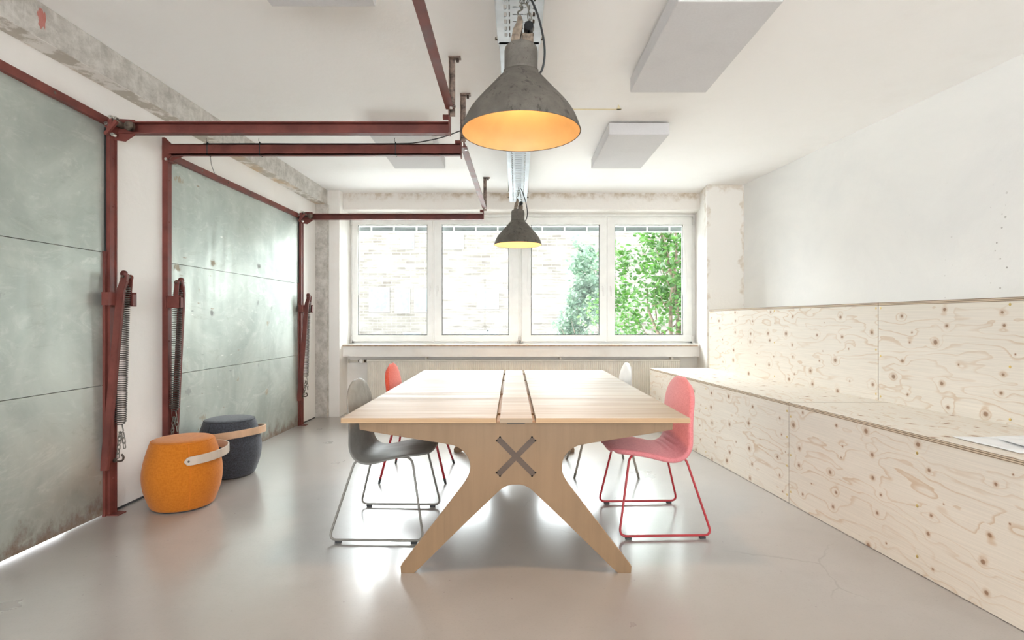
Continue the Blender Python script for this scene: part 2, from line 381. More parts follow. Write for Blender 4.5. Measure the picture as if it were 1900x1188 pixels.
# ------------------------------------------------------------------ mesh builder
class MB:
    def __init__(s): s.v = []; s.f = []; s.sm = []; s.mi = []
    def add(s, vs, fs, smooth=False, mi=0):
        b = len(s.v); s.v += [Vector(v) for v in vs]
        for f in fs: s.f.append([b + i for i in f]); s.sm.append(smooth); s.mi.append(mi)
        return s
    def box(s, x0, x1, y0, y1, z0, z1, fn=None, mi=0, b=0):
        if x0 > x1: x0, x1 = x1, x0
        if y0 > y1: y0, y1 = y1, y0
        if z0 > z1: z0, z1 = z1, z0
        if b:
            # chamfered box: three inset rings of corners
            vs = []; idx = {}
            for sx in (0, 1):
                for sy in (0, 1):
                    for sz in (0, 1):
                        X = (x0, x1)[sx]; Y = (y0, y1)[sy]; Z = (z0, z1)[sz]
                        dx = b if sx == 0 else -b; dy = b if sy == 0 else -b; dz = b if sz == 0 else -b
                        idx[sx, sy, sz] = len(vs)
                        vs += [(X, Y + dy, Z + dz), (X + dx, Y, Z + dz), (X + dx, Y + dy, Z)]
            I = lambda a, c, d, k: idx[a, c, d] + k
            fs = []
            for q in (0, 1):
                a = [I(q, 0, 0, 0), I(q, 1, 0, 0), I(q, 1, 1, 0), I(q, 0, 1, 0)]; fs.append(a if q else a[::-1])
                a = [I(0, q, 0, 1), I(1, q, 0, 1), I(1, q, 1, 1), I(0, q, 1, 1)]; fs.append(a[::-1] if q else a)
                a = [I(0, 0, q, 2), I(1, 0, q, 2), I(1, 1, q, 2), I(0, 1, q, 2)]; fs.append(a if q else a[::-1])
            def quad(p, q, r, t_): fs.append([p, q, r, t_])
            for a in (0, 1):
                for c in (0, 1):
                    quad(I(0, a, c, 1), I(1, a, c, 1), I(1, a, c, 2), I(0, a, c, 2))
                    quad(I(a, 0, c, 0), I(a, 1, c, 0), I(a, 1, c, 2), I(a, 0, c, 2))
                    quad(I(a, c, 0, 0), I(a, c, 1, 0), I(a, c, 1, 1), I(a, c, 0, 1))
            for k in idx.values(): fs.append([k, k + 1, k + 2])
        else:
            vs = [(x, y, z) for z in (z0, z1) for y in (y0, y1) for x in (x0, x1)]
            fs = [(0, 2, 3, 1), (4, 5, 7, 6), (0, 1, 5, 4), (1, 3, 7, 5), (3, 2, 6, 7), (2, 0, 4, 6)]
        if fn: vs = [fn(*v) for v in vs]
        return s.add(vs, fs, False, mi)
    def lathe(s, prof, c=(0, 0, 0), n=48, smooth=True, mi=0, ax=None, cap=False):
        vs = []; fs = []; k = len(prof)
        for i in range(n):
            a = 2 * PI * i / n
            for r, z in prof: vs.append(Vector((r * math.cos(a), r * math.sin(a), z)))
        for i in range(n):
            j = (i + 1) % n
            for q in range(k - 1): fs.append((i * k + q, j * k + q, j * k + q + 1, i * k + q + 1))
        if cap:
            fs.append([i * k for i in range(n)][::-1]); fs.append([i * k + k - 1 for i in range(n)])
        if ax is not None:
            q = Vector((0, 0, 1)).rotation_difference(Vector(ax)); vs = [q @ v for v in vs]
        vs = [v + Vector(c) for v in vs]
        return s.add(vs, fs, smooth, mi)
    def cyl(s, p, q, r, n=16, r2=None, smooth=True, mi=0):
        p = Vector(p); q = Vector(q); L = (q - p).length; r2 = r if r2 is None else r2
        return s.lathe([(1e-5, 0), (r, 0), (r, 0), (r2, L), (r2, L), (1e-5, L)], p, n, smooth, mi, (q - p).normalized())
    def tube(s, pts, r, n=8, closed=False, mi=0, taper=None):
        pts = [Vector(p) for p in pts]; m = len(pts); vs = []; fs = []
        tan = []
        for i in range(m):
            if closed: d = pts[(i + 1) % m] - pts[i - 1]
            else: d = pts[min(i + 1, m - 1)] - pts[max(i - 1, 0)]
            tan.append(d.normalized())
        up = Vector((0, 0, 1)) if abs(tan[0].z) < .9 else Vector((1, 0, 0))
        u = tan[0].cross(up).normalized()
        for i in range(m):
            if i: 
                u = u - tan[i] * u.dot(tan[i]); u.normalize()
            w = tan[i].cross(u)
            rr = r if taper is None else r * taper(i / (m - 1))
            for k in range(n):
                a = 2 * PI * k / n; vs.append(pts[i] + (u * math.cos(a) + w * math.sin(a)) * rr)
        for i in range(m if closed else m - 1):
            j = (i + 1) % m
            for k in range(n):
                l = (k + 1) % n; fs.append((i * n + k, i * n + l, j * n + l, j * n + k))
        if not closed: fs.append(list(range(n))[::-1]); fs.append([(m - 1) * n + k for k in range(n)])
        return s.add(vs, fs, True, mi)
    def prism(s, poly, a0, a1, fn, mi=0, mi_side=None):
        """extrude outline poly [(u,v)] from a0 to a1; fn(u, v, a) -> world point"""
        n = len(poly)
        vs = [fn(u, v, a0) for u, v in poly] + [fn(u, v, a1) for u, v in poly]
        s.add(vs, [list(range(n))[::-1], list(range(n, 2 * n))], False, mi)
        b = len(s.v) - 2 * n
        for i in range(n):
            j = (i + 1) % n; s.f.append([b + i, b + j, b + n + j, b + n + i]); s.sm.append(False); s.mi.append(mi if mi_side is None else mi_side)
        return s
    def build(s, name, mat, parent=None, loc=None, auto=None, solid=0, sub=0, bevel=0, offset=0):
        me = bpy.data.meshes.new(name)
        org = Vector(loc) if loc is not None else (ORG[parent.name] if parent is not None else Vector())
        me.from_pydata([v - org for v in s.v], [], s.f)
        for m in (mat if isinstance(mat, (list, tuple)) else [mat]): me.materials.append(m)
        me.polygons.foreach_set('use_smooth', s.sm); me.polygons.foreach_set('material_index', s.mi)
        me.validate(); me.update()
        import bmesh
        bm = bmesh.new(); bm.from_mesh(me); bmesh.ops.recalc_face_normals(bm, faces=bm.faces); bm.to_mesh(me); bm.free()
        o = bpy.data.objects.new(name, me); COL.objects.link(o)
        if parent is not None: o.parent = parent; ORG[o.name] = ORG[parent.name]
        elif loc is not None: o.location = loc; ORG[o.name] = org
        else: ORG[o.name] = org
        if solid:
            m = o.modifiers.new('Solidify', 'SOLIDIFY'); m.thickness = solid; m.offset = offset
        if sub:
            m = o.modifiers.new('Subsurf', 'SUBSURF'); m.levels = sub; m.render_levels = sub
        if bevel:
            m = o.modifiers.new('Bevel', 'BEVEL'); m.width = bevel; m.segments = 2; m.limit_method = 'ANGLE'
        return o
ORG = {}
def thing(name, label, cat, loc, group=None):
    o = bpy.data.objects.new(name, None); COL.objects.link(o); o.location = loc; o.empty_display_size = .1
    ORG[o.name] = Vector(loc); return tag(o, label, cat, group)
def tag(o, label, cat, group=None, kind=None):
    o['label'] = label; o['category'] = cat
    if group: o['group'] = group
    if kind: o['kind'] = kind
    return o
def struct(o, label=None, cat=None):
    o['kind'] = 'structure'
    if label: o['label'] = label
    if cat: o['category'] = cat
    return o
def structroot(name, loc, label, cat):
    o = bpy.data.objects.new(name, None); COL.objects.link(o); o.location = loc; ORG[o.name] = Vector(loc)
    return struct(o, label, cat)
def fillet(pts, r, n=6, closed=False):
    pts = [Vector(p) for p in pts]; out = []; m = len(pts)
    for i, p in enumerate(pts):
        if not closed and i in (0, m - 1): out.append(p); continue
        a = pts[i - 1] - p; b = pts[(i + 1) % m] - p
        rr = min(r, a.length * .45, b.length * .45)
        A = p + a.normalized() * rr; B = p + b.normalized() * rr
        for k in range(n + 1):
            t = k / n; out.append(A * (1 - t) ** 2 + p * 2 * t * (1 - t) + B * t * t)
    return out
def spline(pts, n=8):
    P = [Vector(p) for p in pts]; P = [P[0] * 2 - P[1]] + P + [P[-1] * 2 - P[-2]]; out = []
    for i in range(1, len(P) - 2):
        for k in range(n):
            t = k / n
            out.append(.5 * ((2 * P[i]) + (P[i+1] - P[i-1]) * t + (2*P[i-1] - 5*P[i] + 4*P[i+1] - P[i+2]) * t*t + (3*P[i] - P[i-1] - 3*P[i+1] + P[i+2]) * t**3))
    out.append(P[-2]); return out

# measured frame: camera eye 1.2 m up, looking along +Y; left wall and right wall are slightly out of square
EYE = 1.2; CEIL = 2.81
LX = lambda y: -2.583 + .025 * y          # face of the left wall
RX = lambda y: 3.429 - .105 * y           # face of the right wall
BX = lambda y: 2.1845 - .105 * y          # front of the low plywood tier
UX = lambda y: 2.84 - .105 * y            # front of the tall plywood tier
LW = lambda off, y, z: Vector((LX(y) + off, y, z))
RW = lambda off, y, z: Vector((RX(y) - off, y, z))
YB = -2.6                                  # wall behind the camera
YP = 6.68; YS = 6.82; YG = 7.15            # pier face, lintel face, window plane

# ------------------------------------------------------------------ room shell
b = MB(); b.box(-2.9, 4.0, YB - .3, 7.3, -.12, 0); struct(b.build('floor', M['floor']), 'grey polished concrete floor', 'floor')
b = MB(); b.box(-3.0, 4.1, YB - .3, 7.3, CEIL, CEIL + .3); struct(b.build('ceiling', M['ceiling']), 'white plastered ceiling', 'ceiling')
D1 = (1.02, 3.305); D2 = (3.885, 6.125)
b = MB(); T = -.26
for y0, y1, z0, z1 in ((YB - .3, D1[0], 0, CEIL), (D1[1], D2[0], 0, CEIL), (D2[1], 7.3, 0, CEIL), (D1[0], D1[1], 2.44, CEIL), (D2[0], D2[1], 2.40, CEIL)):
    b.box(T, 0, y0, y1, z0, z1, LW)
struct(b.build('wall_left', M['wall']), 'white plastered side wall with two steel garage doors', 'wall')
b = MB(); b.box(-.25, 0, YB - .3, 6.45, 0, CEIL, RW); struct(b.build('wall_right', M['wall_right']), 'white plastered wall behind the plywood tiers', 'wall')
b = MB()
for x0, x1, z0, z1 in ((-2.9, -2.2, 0, CEIL), (3.2, 3.9, 0, CEIL), (-2.2, 3.2, 0, .45), (-2.2, 3.2, 2.65, CEIL)):
    b.box(x0, x1, YB - .25, YB, z0, z1)
struct(b.build('wall_back', M['wall']), 'white wall behind the viewer with a wide opening added for fill daylight', 'wall')  # opening added so fill daylight enters from behind
# front wall: niche back, apron, lintel, left pier strip
b = MB()
b.box(-2.3, 2.6, 7.0, 7.3, 0, .735)
b.box(-2.138, 2.375, YS, 7.3, .735, .868)
b.box(-2.9, -2.138, YP, 7.3, 0, CEIL)
struct(b.build('wall_front', M['wall_front']), 'white plastered window wall', 'wall')
b = MB(); b.box(-2.138, 2.42, YS, 7.3, 2.60, CEIL); struct(b.build('lintel', M['lintel']), 'stained plaster lintel over the windows', 'wall')
b = MB(); b.prism([(2.32, 6.41), (3.2, 6.41), (3.2, 7.3), (2.455, 7.3), (2.373, YS)], 0, CEIL, lambda u, v, a: (u, v, a))
struct(b.build('pier', M['pier']), 'patched plaster pier at the right of the windows', 'wall')
b = MB(); b.box(-6, 6.5, 7.305, 7.45, CEIL + .0, 9.0); b.box(-6, -2.15, 7.305, 7.45, -.3, CEIL); b.box(2.46, 6.5, 7.305, 7.45, -.3, CEIL); b.box(-2.15, 2.46, 7.305, 7.45, -.3, .85)  # tall upper part is added out of view to shade the near tree
struct(b.build('tree_shade_wall', M['exterior']), 'outside wall around the windows, carried up unseen to shade the near tree', 'wall')
b = MB(); b.box(0, .128, YB, YP + .01, CEIL - .185, CEIL, LW); struct(b.build('ceiling_beam', M['concrete'], bevel=.006), 'raw grey concrete beam along the left wall', 'beam')
b = MB(); b.prism([(LX(6.62) - .05, 6.62), (LX(6.62) + .145, 6.62), (LX(6.62) + .15, YP + .02), (LX(6.62) - .05, YP + .02)], 0, CEIL - .18, lambda u, v, a: (u, v, a))
struct(b.build('concrete_pillar', M['concrete'], bevel=.005), 'raw grey concrete pillar strip beside the far garage door', 'pillar')
# sill
b = MB(); b.box(-2.142, 2.40, YS - .022, YG + .05, .868, .893, b=.003); struct(b.build('window_sill', M['white']), 'white window sill board', 'sill')
b = MB(); b.box(-2.142, 2.345, YS - .026, YS - .022, .868, .889); o = b.build('trim_1', M['sillwood']); struct(o, 'bare wooden edge of the sill board', 'trim')
# dark joint along the foot of the left wall and the cove bead on the right
b = MB(); b.box(.0, .006, D1[1] + .06, D2[0] - .04, 0, .012, LW); b.box(0, .006, D2[1] + .04, 6.6, 0, .012, LW); struct(b.build('baseboard_left', M['rubber_dark']), 'dark joint strip at the foot of the left wall', 'baseboard')

# ------------------------------------------------------------------ windows
def sash(parent, x0, x1, gx0, gx1, hinge, handle):
    z0, z1, gz0, gz1 = .915, 2.555, 1.0, 2.462
    y0, y1 = YG - .03, YG + .045
    b = MB()
    b.box(x0, x1, y0, y1, z0, gz0, b=.006); b.box(x0, x1, y0, y1, gz1, z1, b=.006)
    b.box(x0, gx0, y0, y1, gz0 - .01, gz1 + .01, b=.006); b.box(gx1, x1, y0, y1, gz0 - .01, gz1 + .01, b=.006)
    s = b.build('sash', M['pvc'], parent)
    g = MB(); g.box(gx0 - .01, gx1 + .01, YG + .008, YG + .014, gz0 - .01, gz1 + .01); g.build('pane', M['glass'], s)
    g = MB()
    for a, c in ((gx0, gx0 + .008), (gx1 - .008, gx1)): g.box(a, c, YG - .004, YG + .006, gz0, gz1)
    g.box(gx0, gx1, YG - .004, YG + .006, gz0, gz0 + .008); g.box(gx0, gx1, YG - .004, YG + .006, gz1 - .008, gz1)
    g.build('gasket', M['rubber_dark'], s)
    hx = handle; h = MB(); h.box(hx - .014, hx + .014, y0 - .010, y0, 1.58, 1.655, b=.004)
    h.cyl((hx, y0, 1.63), (hx, y0 - .045, 1.63), .009, 12); h.box(hx - .010, hx + .010, y0 - .056, y0 - .038, 1.515, 1.642, b=.005)
    h.build('handle', M['white'], s)
    for hz in (.945, 2.50):
        k = MB(); k.cyl((hinge, y0 - .012, hz - .035), (hinge, y0 - .012, hz + .04), .011, 12); k.box(hinge - .012, hinge + .012, y0 - .006, y0 + .01, hz - .02, hz + .03)
        k.cyl((hinge, y0 - .012, hz - .045), (hinge, y0 - .012, hz - .035), .012, 12)
        k.build('hinge', M['white'], s)
def window(name, label, x0, x1, xm, glz):
    r = structroot(name, ((x0 + x1) / 2, YG, .89), label, 'window')
    b = MB(); y0, y1 = YG, YG + .07
    b.box(x0, x1, y0, y1, .893, .925); b.box(x0, x1, y0, y1, 2.54, 2.60); b.box(x0, x0 + .035, y0, y1, .893, 2.60); b.box(x1 - .035, x1 + (.045 if x1 > 2 else 0), y0, y1, .893, 2.60)
    b.box(xm - .012, xm + .012, y0 - .02, y1, .9, 2.58)
    b.box(x0, x1, y0 - .018, y0, 2.568, 2.60, b=.004)
    b.build('frame', M['pvc'], r)
    (a0, a1), (c0, c1) = glz
    sash(r, x0 + .02, xm - .008, a0, a1, x0 + .018, (a1 + xm) / 2 - .002)
    sash(r, xm + .008, x1 - .02, c0, c1, x1 - .018, (c0 + xm) / 2 + .002)
window('window_1', 'white double window at the left with two hinged sashes', -2.138, .1078, -1.04, ((-2.04, -1.122), (-.93, -.04)))
window('window_2', 'white double window at the right in front of the green tree', .1082, 2.40, 1.25, ((.25, 1.158), (1.36, 2.262)))
# raised blinds outside each sash
for (x0, x1), lab, cx in (((-2.04, -1.122), 'raised grey slatted blind behind the first pane from the left', -2.10),
                      ((-.93, -.04), 'raised grey slatted blind behind the second pane from the left', .03),
                      ((.25, 1.158), 'raised grey slatted blind behind the pane left of the tree pane', .19),
                      ((1.36, 2.262), 'raised grey slatted blind above the green tree pane', 2.31)):
    r = thing('venetian_blind', lab, 'blind', (( x0 + x1) / 2, YG + .09, 2.40), 'raised window blinds')
    b = MB(); b.box(x0 - .03, x1 + .03, YG + .075, YG + .105, 2.452, 2.50); b.build('head_rail', M['white'], r)
    b = MB()
    for k in range(9):
        z = 2.444 - k * .0062; b.box(x0 - .02, x1 + .02, YG + .074 + (k % 2) * .003, YG + .104, z - .0018, z + .0018)
    b.build('slat_stack', M['blind'], r)
    b = MB(); b.box(x0 - .02, x1 + .02, YG + .076, YG + .102, 2.376, 2.387); b.build('bottom_rail', M['white'], r)
    for k in (.17, .5, .83):
        b = MB(); xx = x0 + (x1 - x0) * k; b.box(xx - .011, xx + .011, YG + .066, YG + .074, 2.372, 2.462); b.build('ladder_tape', M['white'], r)
    b = MB(); s_ = -1 if cx < x0 else 1
    e = x0 + .012 if s_ < 0 else x1 - .012
    b.tube(spline([(e, YG - .036, 2.43), (e + s_ * .045, YG - .040, 2.0), (e + s_ * .062, YG - .041, 1.65), (e + s_ * .04, YG - .041, 1.535), (e, YG - .040, 1.545), (e + s_ * .004, YG - .039, 2.0), (e, YG - .036, 2.43)]), .0022, 6)
    b.build('pull_cord', M['white'], r)
# unseen window added behind the viewer to let in fill daylight
r = structroot('fill_window', (.5, YB, .45), 'wide window added behind the viewer for fill daylight', 'window')
b = MB(); y0, y1 = YB - .12, YB - .06
b.box(-2.2, 3.2, y0, y1, .45, .5); b.box(-2.2, 3.2, y0, y1, 2.6, 2.65)
for k in range(5):
    x = -2.2 + 5.4 * k / 4; b.box(max(-2.2, x - .03), min(3.2, x + .03), y0, y1, .45, 2.65)
b.build('frame', M['pvc'], r)

# ------------------------------------------------------------------ radiator
r = thing('radiator', 'long cream ribbed radiator under the windows', 'radiator', (.14, 6.93, .1))
b = MB(); x0, x1 = -1.85, 2.15; n = 150; pr = []
for i in range(n):
    p = (x1 - x0) / n; x = x0 + i * p; pr += [(x, 6.895), (x + p * .3, 6.895), (x + p * .42, 6.904), (x + p * .88, 6.904)]
pr.append((x1, 6.895)); m = len(pr)
vs = [(x, y, .12) for x, y in pr] + [(x, y, .672) for x, y in pr]
b.add(vs, [(i, i + 1, m + i + 1, m + i) for i in range(m - 1)])
b.box(x0, x1, 6.905, 6.975, .12, .672)
b.build('panel', M['radiator'], r)
b = MB(); b.box(x0 - .004, x1 + .004, 6.882, 6.978, .672, .694, b=.004); b.build('top_cover', M['radiator'], r)
b = MB(); b.tube([(x0, 6.93, .672), (x0 - .07, 6.93, .672), (x0 - .24, 6.93, .672)], .013, 10); b.cyl((x0 - .245, 6.93, .672), (x0 - .255, 6.93, .672), .028, 16)
b.build('supply_pipe', M['radiator'], r)
b = MB(); b.cyl((x0 - .02, 6.93, .672), (x0 - .05, 6.93, .672), .02, 12); b.build('brass_union', M['rusty'], r)
b = MB(); b.cyl((x0 - .10, 6.93, .672), (x0 - .125, 6.93, .672), .018, 12); b.build('brass_union', M['rusty'], r)
b = MB(); b.lathe([(.001, 0), (.021, .002), (.026, .015), (.026, .045), (.02, .055), (.001, .057)], (x0 - .075, 6.90, .672), 20, ax=(0, -1, 0)); b.build('valve_head', M['white'], r)
for xx in (-1.1, .62, 2.05):
    b = MB(); b.box(xx - .012, xx + .012, 6.90, 6.999, .694, .722); b.build('bracket', M['radiator'], r)
for xx in (-1.6, 1.9):
    b = MB(); b.box(xx - .02, xx + .02, 6.92, 6.96, 0, .12); b.build('foot', M['radiator'], r)

# ------------------------------------------------------------------ steel garage doors
def door(name, label, y0, y1, rail, gap):
    r = structroot(name, tuple(LW(0, (y0 + y1) / 2, 0)), label, 'door')
    zs = [(gap, .799), (.803, 1.612), (1.616, 2.40)]
    for k, (a, c) in enumerate(zs):
        b = MB()
        if k < 2: b.box(-.012, .004, y0, y1, a, c, LW)
        else: b.add([LW(o, y, z) for o in (-.012, .004) for y, z in ((y0, a), (y1, a), (y1, rail(y1) - .03), (y0, rail(y0) - .03))],
                    [(0, 1, 2, 3), (4, 7, 6, 5), (0, 4, 5, 1), (1, 5, 6, 2), (2, 6, 7, 3), (3, 7, 4, 0)])
        b.build('sheet_panel', M['galv'], r)
    b = MB()
    for z in (.04, .80, 1.61): b.box(-.05, -.0125, y0 + .01, y1 - .01, z - .02, z + .02, LW)
    for y in (y0 + .03, (y0 + y1) / 2, y1 - .03): b.box(-.05, -.0125, y - .02, y + .02, .02, 2.38, LW)
    b.build('backing_frame', M['rusty'], r)
    b = MB(); b.add([LW(o, y, z) for o in (-.02, .03) for y, z in ((y0, rail(y0) - .046), (y1, rail(y1) - .046), (y1, rail(y1)), (y0, rail(y0)))],
                    [(0, 1, 2, 3), (4, 7, 6, 5), (0, 4, 5, 1), (1, 5, 6, 2), (2, 6, 7, 3), (3, 7, 4, 0)])
    o = b.build('top_rail', M['red'], r); o['label'] = 'red painted top rail'
    for y in [y0 + (y1 - y0) * k / 6 for k in range(1, 6)]:
        b = MB(); b.lathe([(.001, .004), (.006, .003), (.009, 0)], LW(.03, y, rail(y) - .022), 10, ax=(1, 0, 0)); b.build('bolt', M['rusty'], o)
    return r
d1 = door('door_1', 'nearer galvanised steel garage door, cut off by the picture edge', D1[0], D1[1], lambda y: 2.44 + .04 * (3.33 - y), .011)
d2 = door('door_2', 'farther galvanised steel garage door behind the dark stool', D2[0], D2[1], lambda y: 2.402, .004)
def jamb(par, y, s, z1=2.40, step=True):
    """s: side of the jamb the door is on"""
    b = MB(); b.box(0, .034, y - .026, y + .026, 0, z1, LW); b.box(.034, .04, y - s * .026, y - s * .018, 0, z1, LW)
    if step: b.box(0, .020, y + s * .028, y + s * .046, .0, 1.62, LW)
    b.box(0, .09, y - .035, y + .035, 0, .006, LW)
    o = b.build('jamb', M['red'], par); o['label'] = 'red painted steel jamb'
    for z in (.22, .62, 1.05, 1.9, 2.2):
        c = MB(); c.lathe([(.001, .004), (.005, .003), (.007, 0)], LW(.034, y, z), 10, ax=(1, 0, 0)); c.build('bolt', M['red'], o)
    b = MB(); b.box(-.008, .012, y + s * .028, y + s * .034, .02, z1 - .02, LW); b.build('seal_strip', M['black'], par)
jamb(d1, 3.332, -1); jamb(d1, D1[0] - .026, 1); jamb(d2, 3.858, 1); jamb(d2, 6.152, -1)

# spring counterbalances
def link(b, c, ax, side, L=.034, w=.017, r=.0028):
    c = Vector(c); ax = Vector(ax).normalized(); side = Vector(side); side = (side - ax * side.dot(ax)).normalized()
    pts = []
    for k in range(16):
        a = 2 * PI * k / 16; d = (L - w) / 2
        pts.append(c + ax * (math.sin(a) * w / 2 + (d if math.sin(a) >= 0 else -d)) + side * math.cos(a) * w / 2)
    b.tube(pts, r, 6, True)
def chain(b, p, q, L=.034, w=.017, r=.0028, s0=(1, 0, 0), s1=(0, 1, 0)):
    p = Vector(p); q = Vector(q); n = max(1, round((q - p).length / (L - 2.5 * r)))
    for k in range(n): link(b, p.lerp(q, (k + .5) / n), q - p, s0 if k % 2 else s1, (q - p).length / n + 2.6 * r, w, r)
def spring_set(yj, s, label):
    r = thing('spring_counterbalance', label, 'spring', tuple(LW(.04, yj, .3)), 'door spring counterbalances')
    P = lambda off, dy, z: LW(off, yj + dy, z)
    top = P(.105, 0, 1.455)
    # arm: a U channel leaning out from the door edge to the spring head
    b = MB(); k = .013 if s > 0 else 0; A = P(.022 + k, s * .068, .285); B = P(.098 + k, s * .034, 1.385); C = P(.112, s * .028, 1.44); D = P(.110, s * .020, 1.485)
    for t0, t1 in ((A, B), (B, C), (C, D)):
        hw = .018 if t0 is not C else .015
        for (du, dv, w, h) in ((0, 0, .004, hw), (-.011, 0, .011, .004)):
            sgn = (1,) if h == hw else (-1, 1)
            for q in sgn:
                vs = []
                for p in (t0, t1):
                    c = p + Vector((q * hw if h != hw else 0, 0, 0)) + Vector((0, s * (-.008 if h != hw else 0), 0))
                    hx, hy = (h, .004) if h == hw else (.004, .010)
                    vs += [c + Vector((-hx, -hy, 0)), c + Vector((hx, -hy, 0)), c + Vector((hx, hy, 0)), c + Vector((-hx, hy, 0))]
                b.add(vs, [(0, 1, 2, 3), (4, 7, 6, 5), (0, 4, 5, 1), (1, 5, 6, 2), (2, 6, 7, 3), (3, 7, 4, 0)])
    b.lathe([(1e-4, -.006), (.020, -.006), (.020, .006), (1e-4, .006)], D, 20, ax=(0, 1, 0))
    o = b.build('lever_arm', M['red'], r); o['label'] = 'red painted steel lever arm'
    # second short cheek on the other side of the spring head
    b = MB(); c0 = P(.10, -s * .030, 1.30); c1 = P(.112, -s * .030, 1.46)
    vs = []
    for p, h in ((c0, .010), (c0.lerp(c1, .4), .016), (c1, .016)):
        vs += [p + Vector((-h, -.003, 0)), p + Vector((h, -.003, 0)), p + Vector((h, .003, 0)), p + Vector((-h, .003, 0))]
    for k in (0, 4): b.add(vs[k:k + 8], [(0, 1, 2, 3), (4, 7, 6, 5), (0, 4, 5, 1), (1, 5, 6, 2), (2, 6, 7, 3), (3, 7, 4, 0)])
    b.lathe([(1e-4, -.004), (.018, -.004), (.018, .004), (1e-4, .004)], P(.112, -s * .030, 1.465), 20, ax=(0, 1, 0))
    b.build('cheek_plate', M['red'], r)
    b = MB(); b.cyl(P(.112, -.04, 1.468), P(.112, .04, 1.468), .008, 12); b.lathe([(1e-4, -.012), (.015, -.012), (.011, -.004), (.011, .004), (.015, .012), (1e-4, .012)], P(.112, 0, 1.468), 20, ax=(0, 1, 0)); b.build('pulley', M['rusty'], r)
    b = MB(); b.box(.03, .140, yj - .034, yj - .028, 1.285, 1.372, LW) if s > 0 else b.box(.03, .140, yj + .040, yj + .046, 1.285, 1.372, LW)
    b.box(.034, .042, yj - .04, yj + .046, 1.285, 1.372, LW)
    yy = yj - .034 if s > 0 else yj + .046
    b.box(.132, .140, yy, yy + (.03 if s > 0 else -.03), 1.29, 1.36, LW)
    b.box(.034, .075, yj + s * .03, yj + s * .10, 1.29, 1.368, LW)
    b.build('wall_bracket', M['red'], r)
    # coil
    b = MB(); p0 = P(.100, 0, 1.425); p1 = P(.074, 0, .545); turns = 66; R = .029; pts = []
    N = turns * 14
    ax = (p1 - p0).normalized(); u = ax.cross(Vector((0, 1, 0))).normalized(); w = ax.cross(u)
    for k in range(N + 1):
        t = k / N; a = 2 * PI * turns * t; rr = R * min(1, .35 + t * 25, .35 + (1 - t) * 25)
        pts.append(p0.lerp(p1, t) + (u * math.cos(a) + w * math.sin(a)) * rr)
    b.tube(pts, .0031, 6)
    b.tube(spline([P(.112, 0, 1.455), P(.100, .012, 1.437), p0]), .0034, 6); b.build('coil_spring', M['spring'], r)
    b = MB(); b.tube(spline([p1 + Vector((.01, 0, 0)), P(.088, 0, .53), P(.09, 0, .510), P(.074, 0, .50), P(.062, 0, .507)]), .0034, 6)
    chain(b, P(.072, 0, .505), P(.055, 0, .345), .036, .018, .003)
    chain(b, P(.085, .004, .50), P(.095, .006, .405), .036, .018, .003)
    b.build('chain', M['chain'], r)
    b = MB(); b.tube(spline([P(.034, 0, .33), P(.06, 0, .325), P(.085, 0, .33), P(.092, 0, .35), P(.08, 0, .368)]), .006, 8); b.lathe([(1e-4, 0), (.014, 0), (.014, .01), (1e-4, .01)], P(.034, 0, .33), 6, ax=(1, 0, 0), smooth=False)
    b.build('anchor_hook', M['rusty'], r)
    return r
spring_set(3.34, -1, 'red lever with coil spring on the jamb of the nearer garage door')
spring_set(3.85, 1, 'red lever with coil spring behind the orange stool, on the far door')
spring_set(6.155, -1, 'small distant red lever with coil spring next to the concrete pillar')

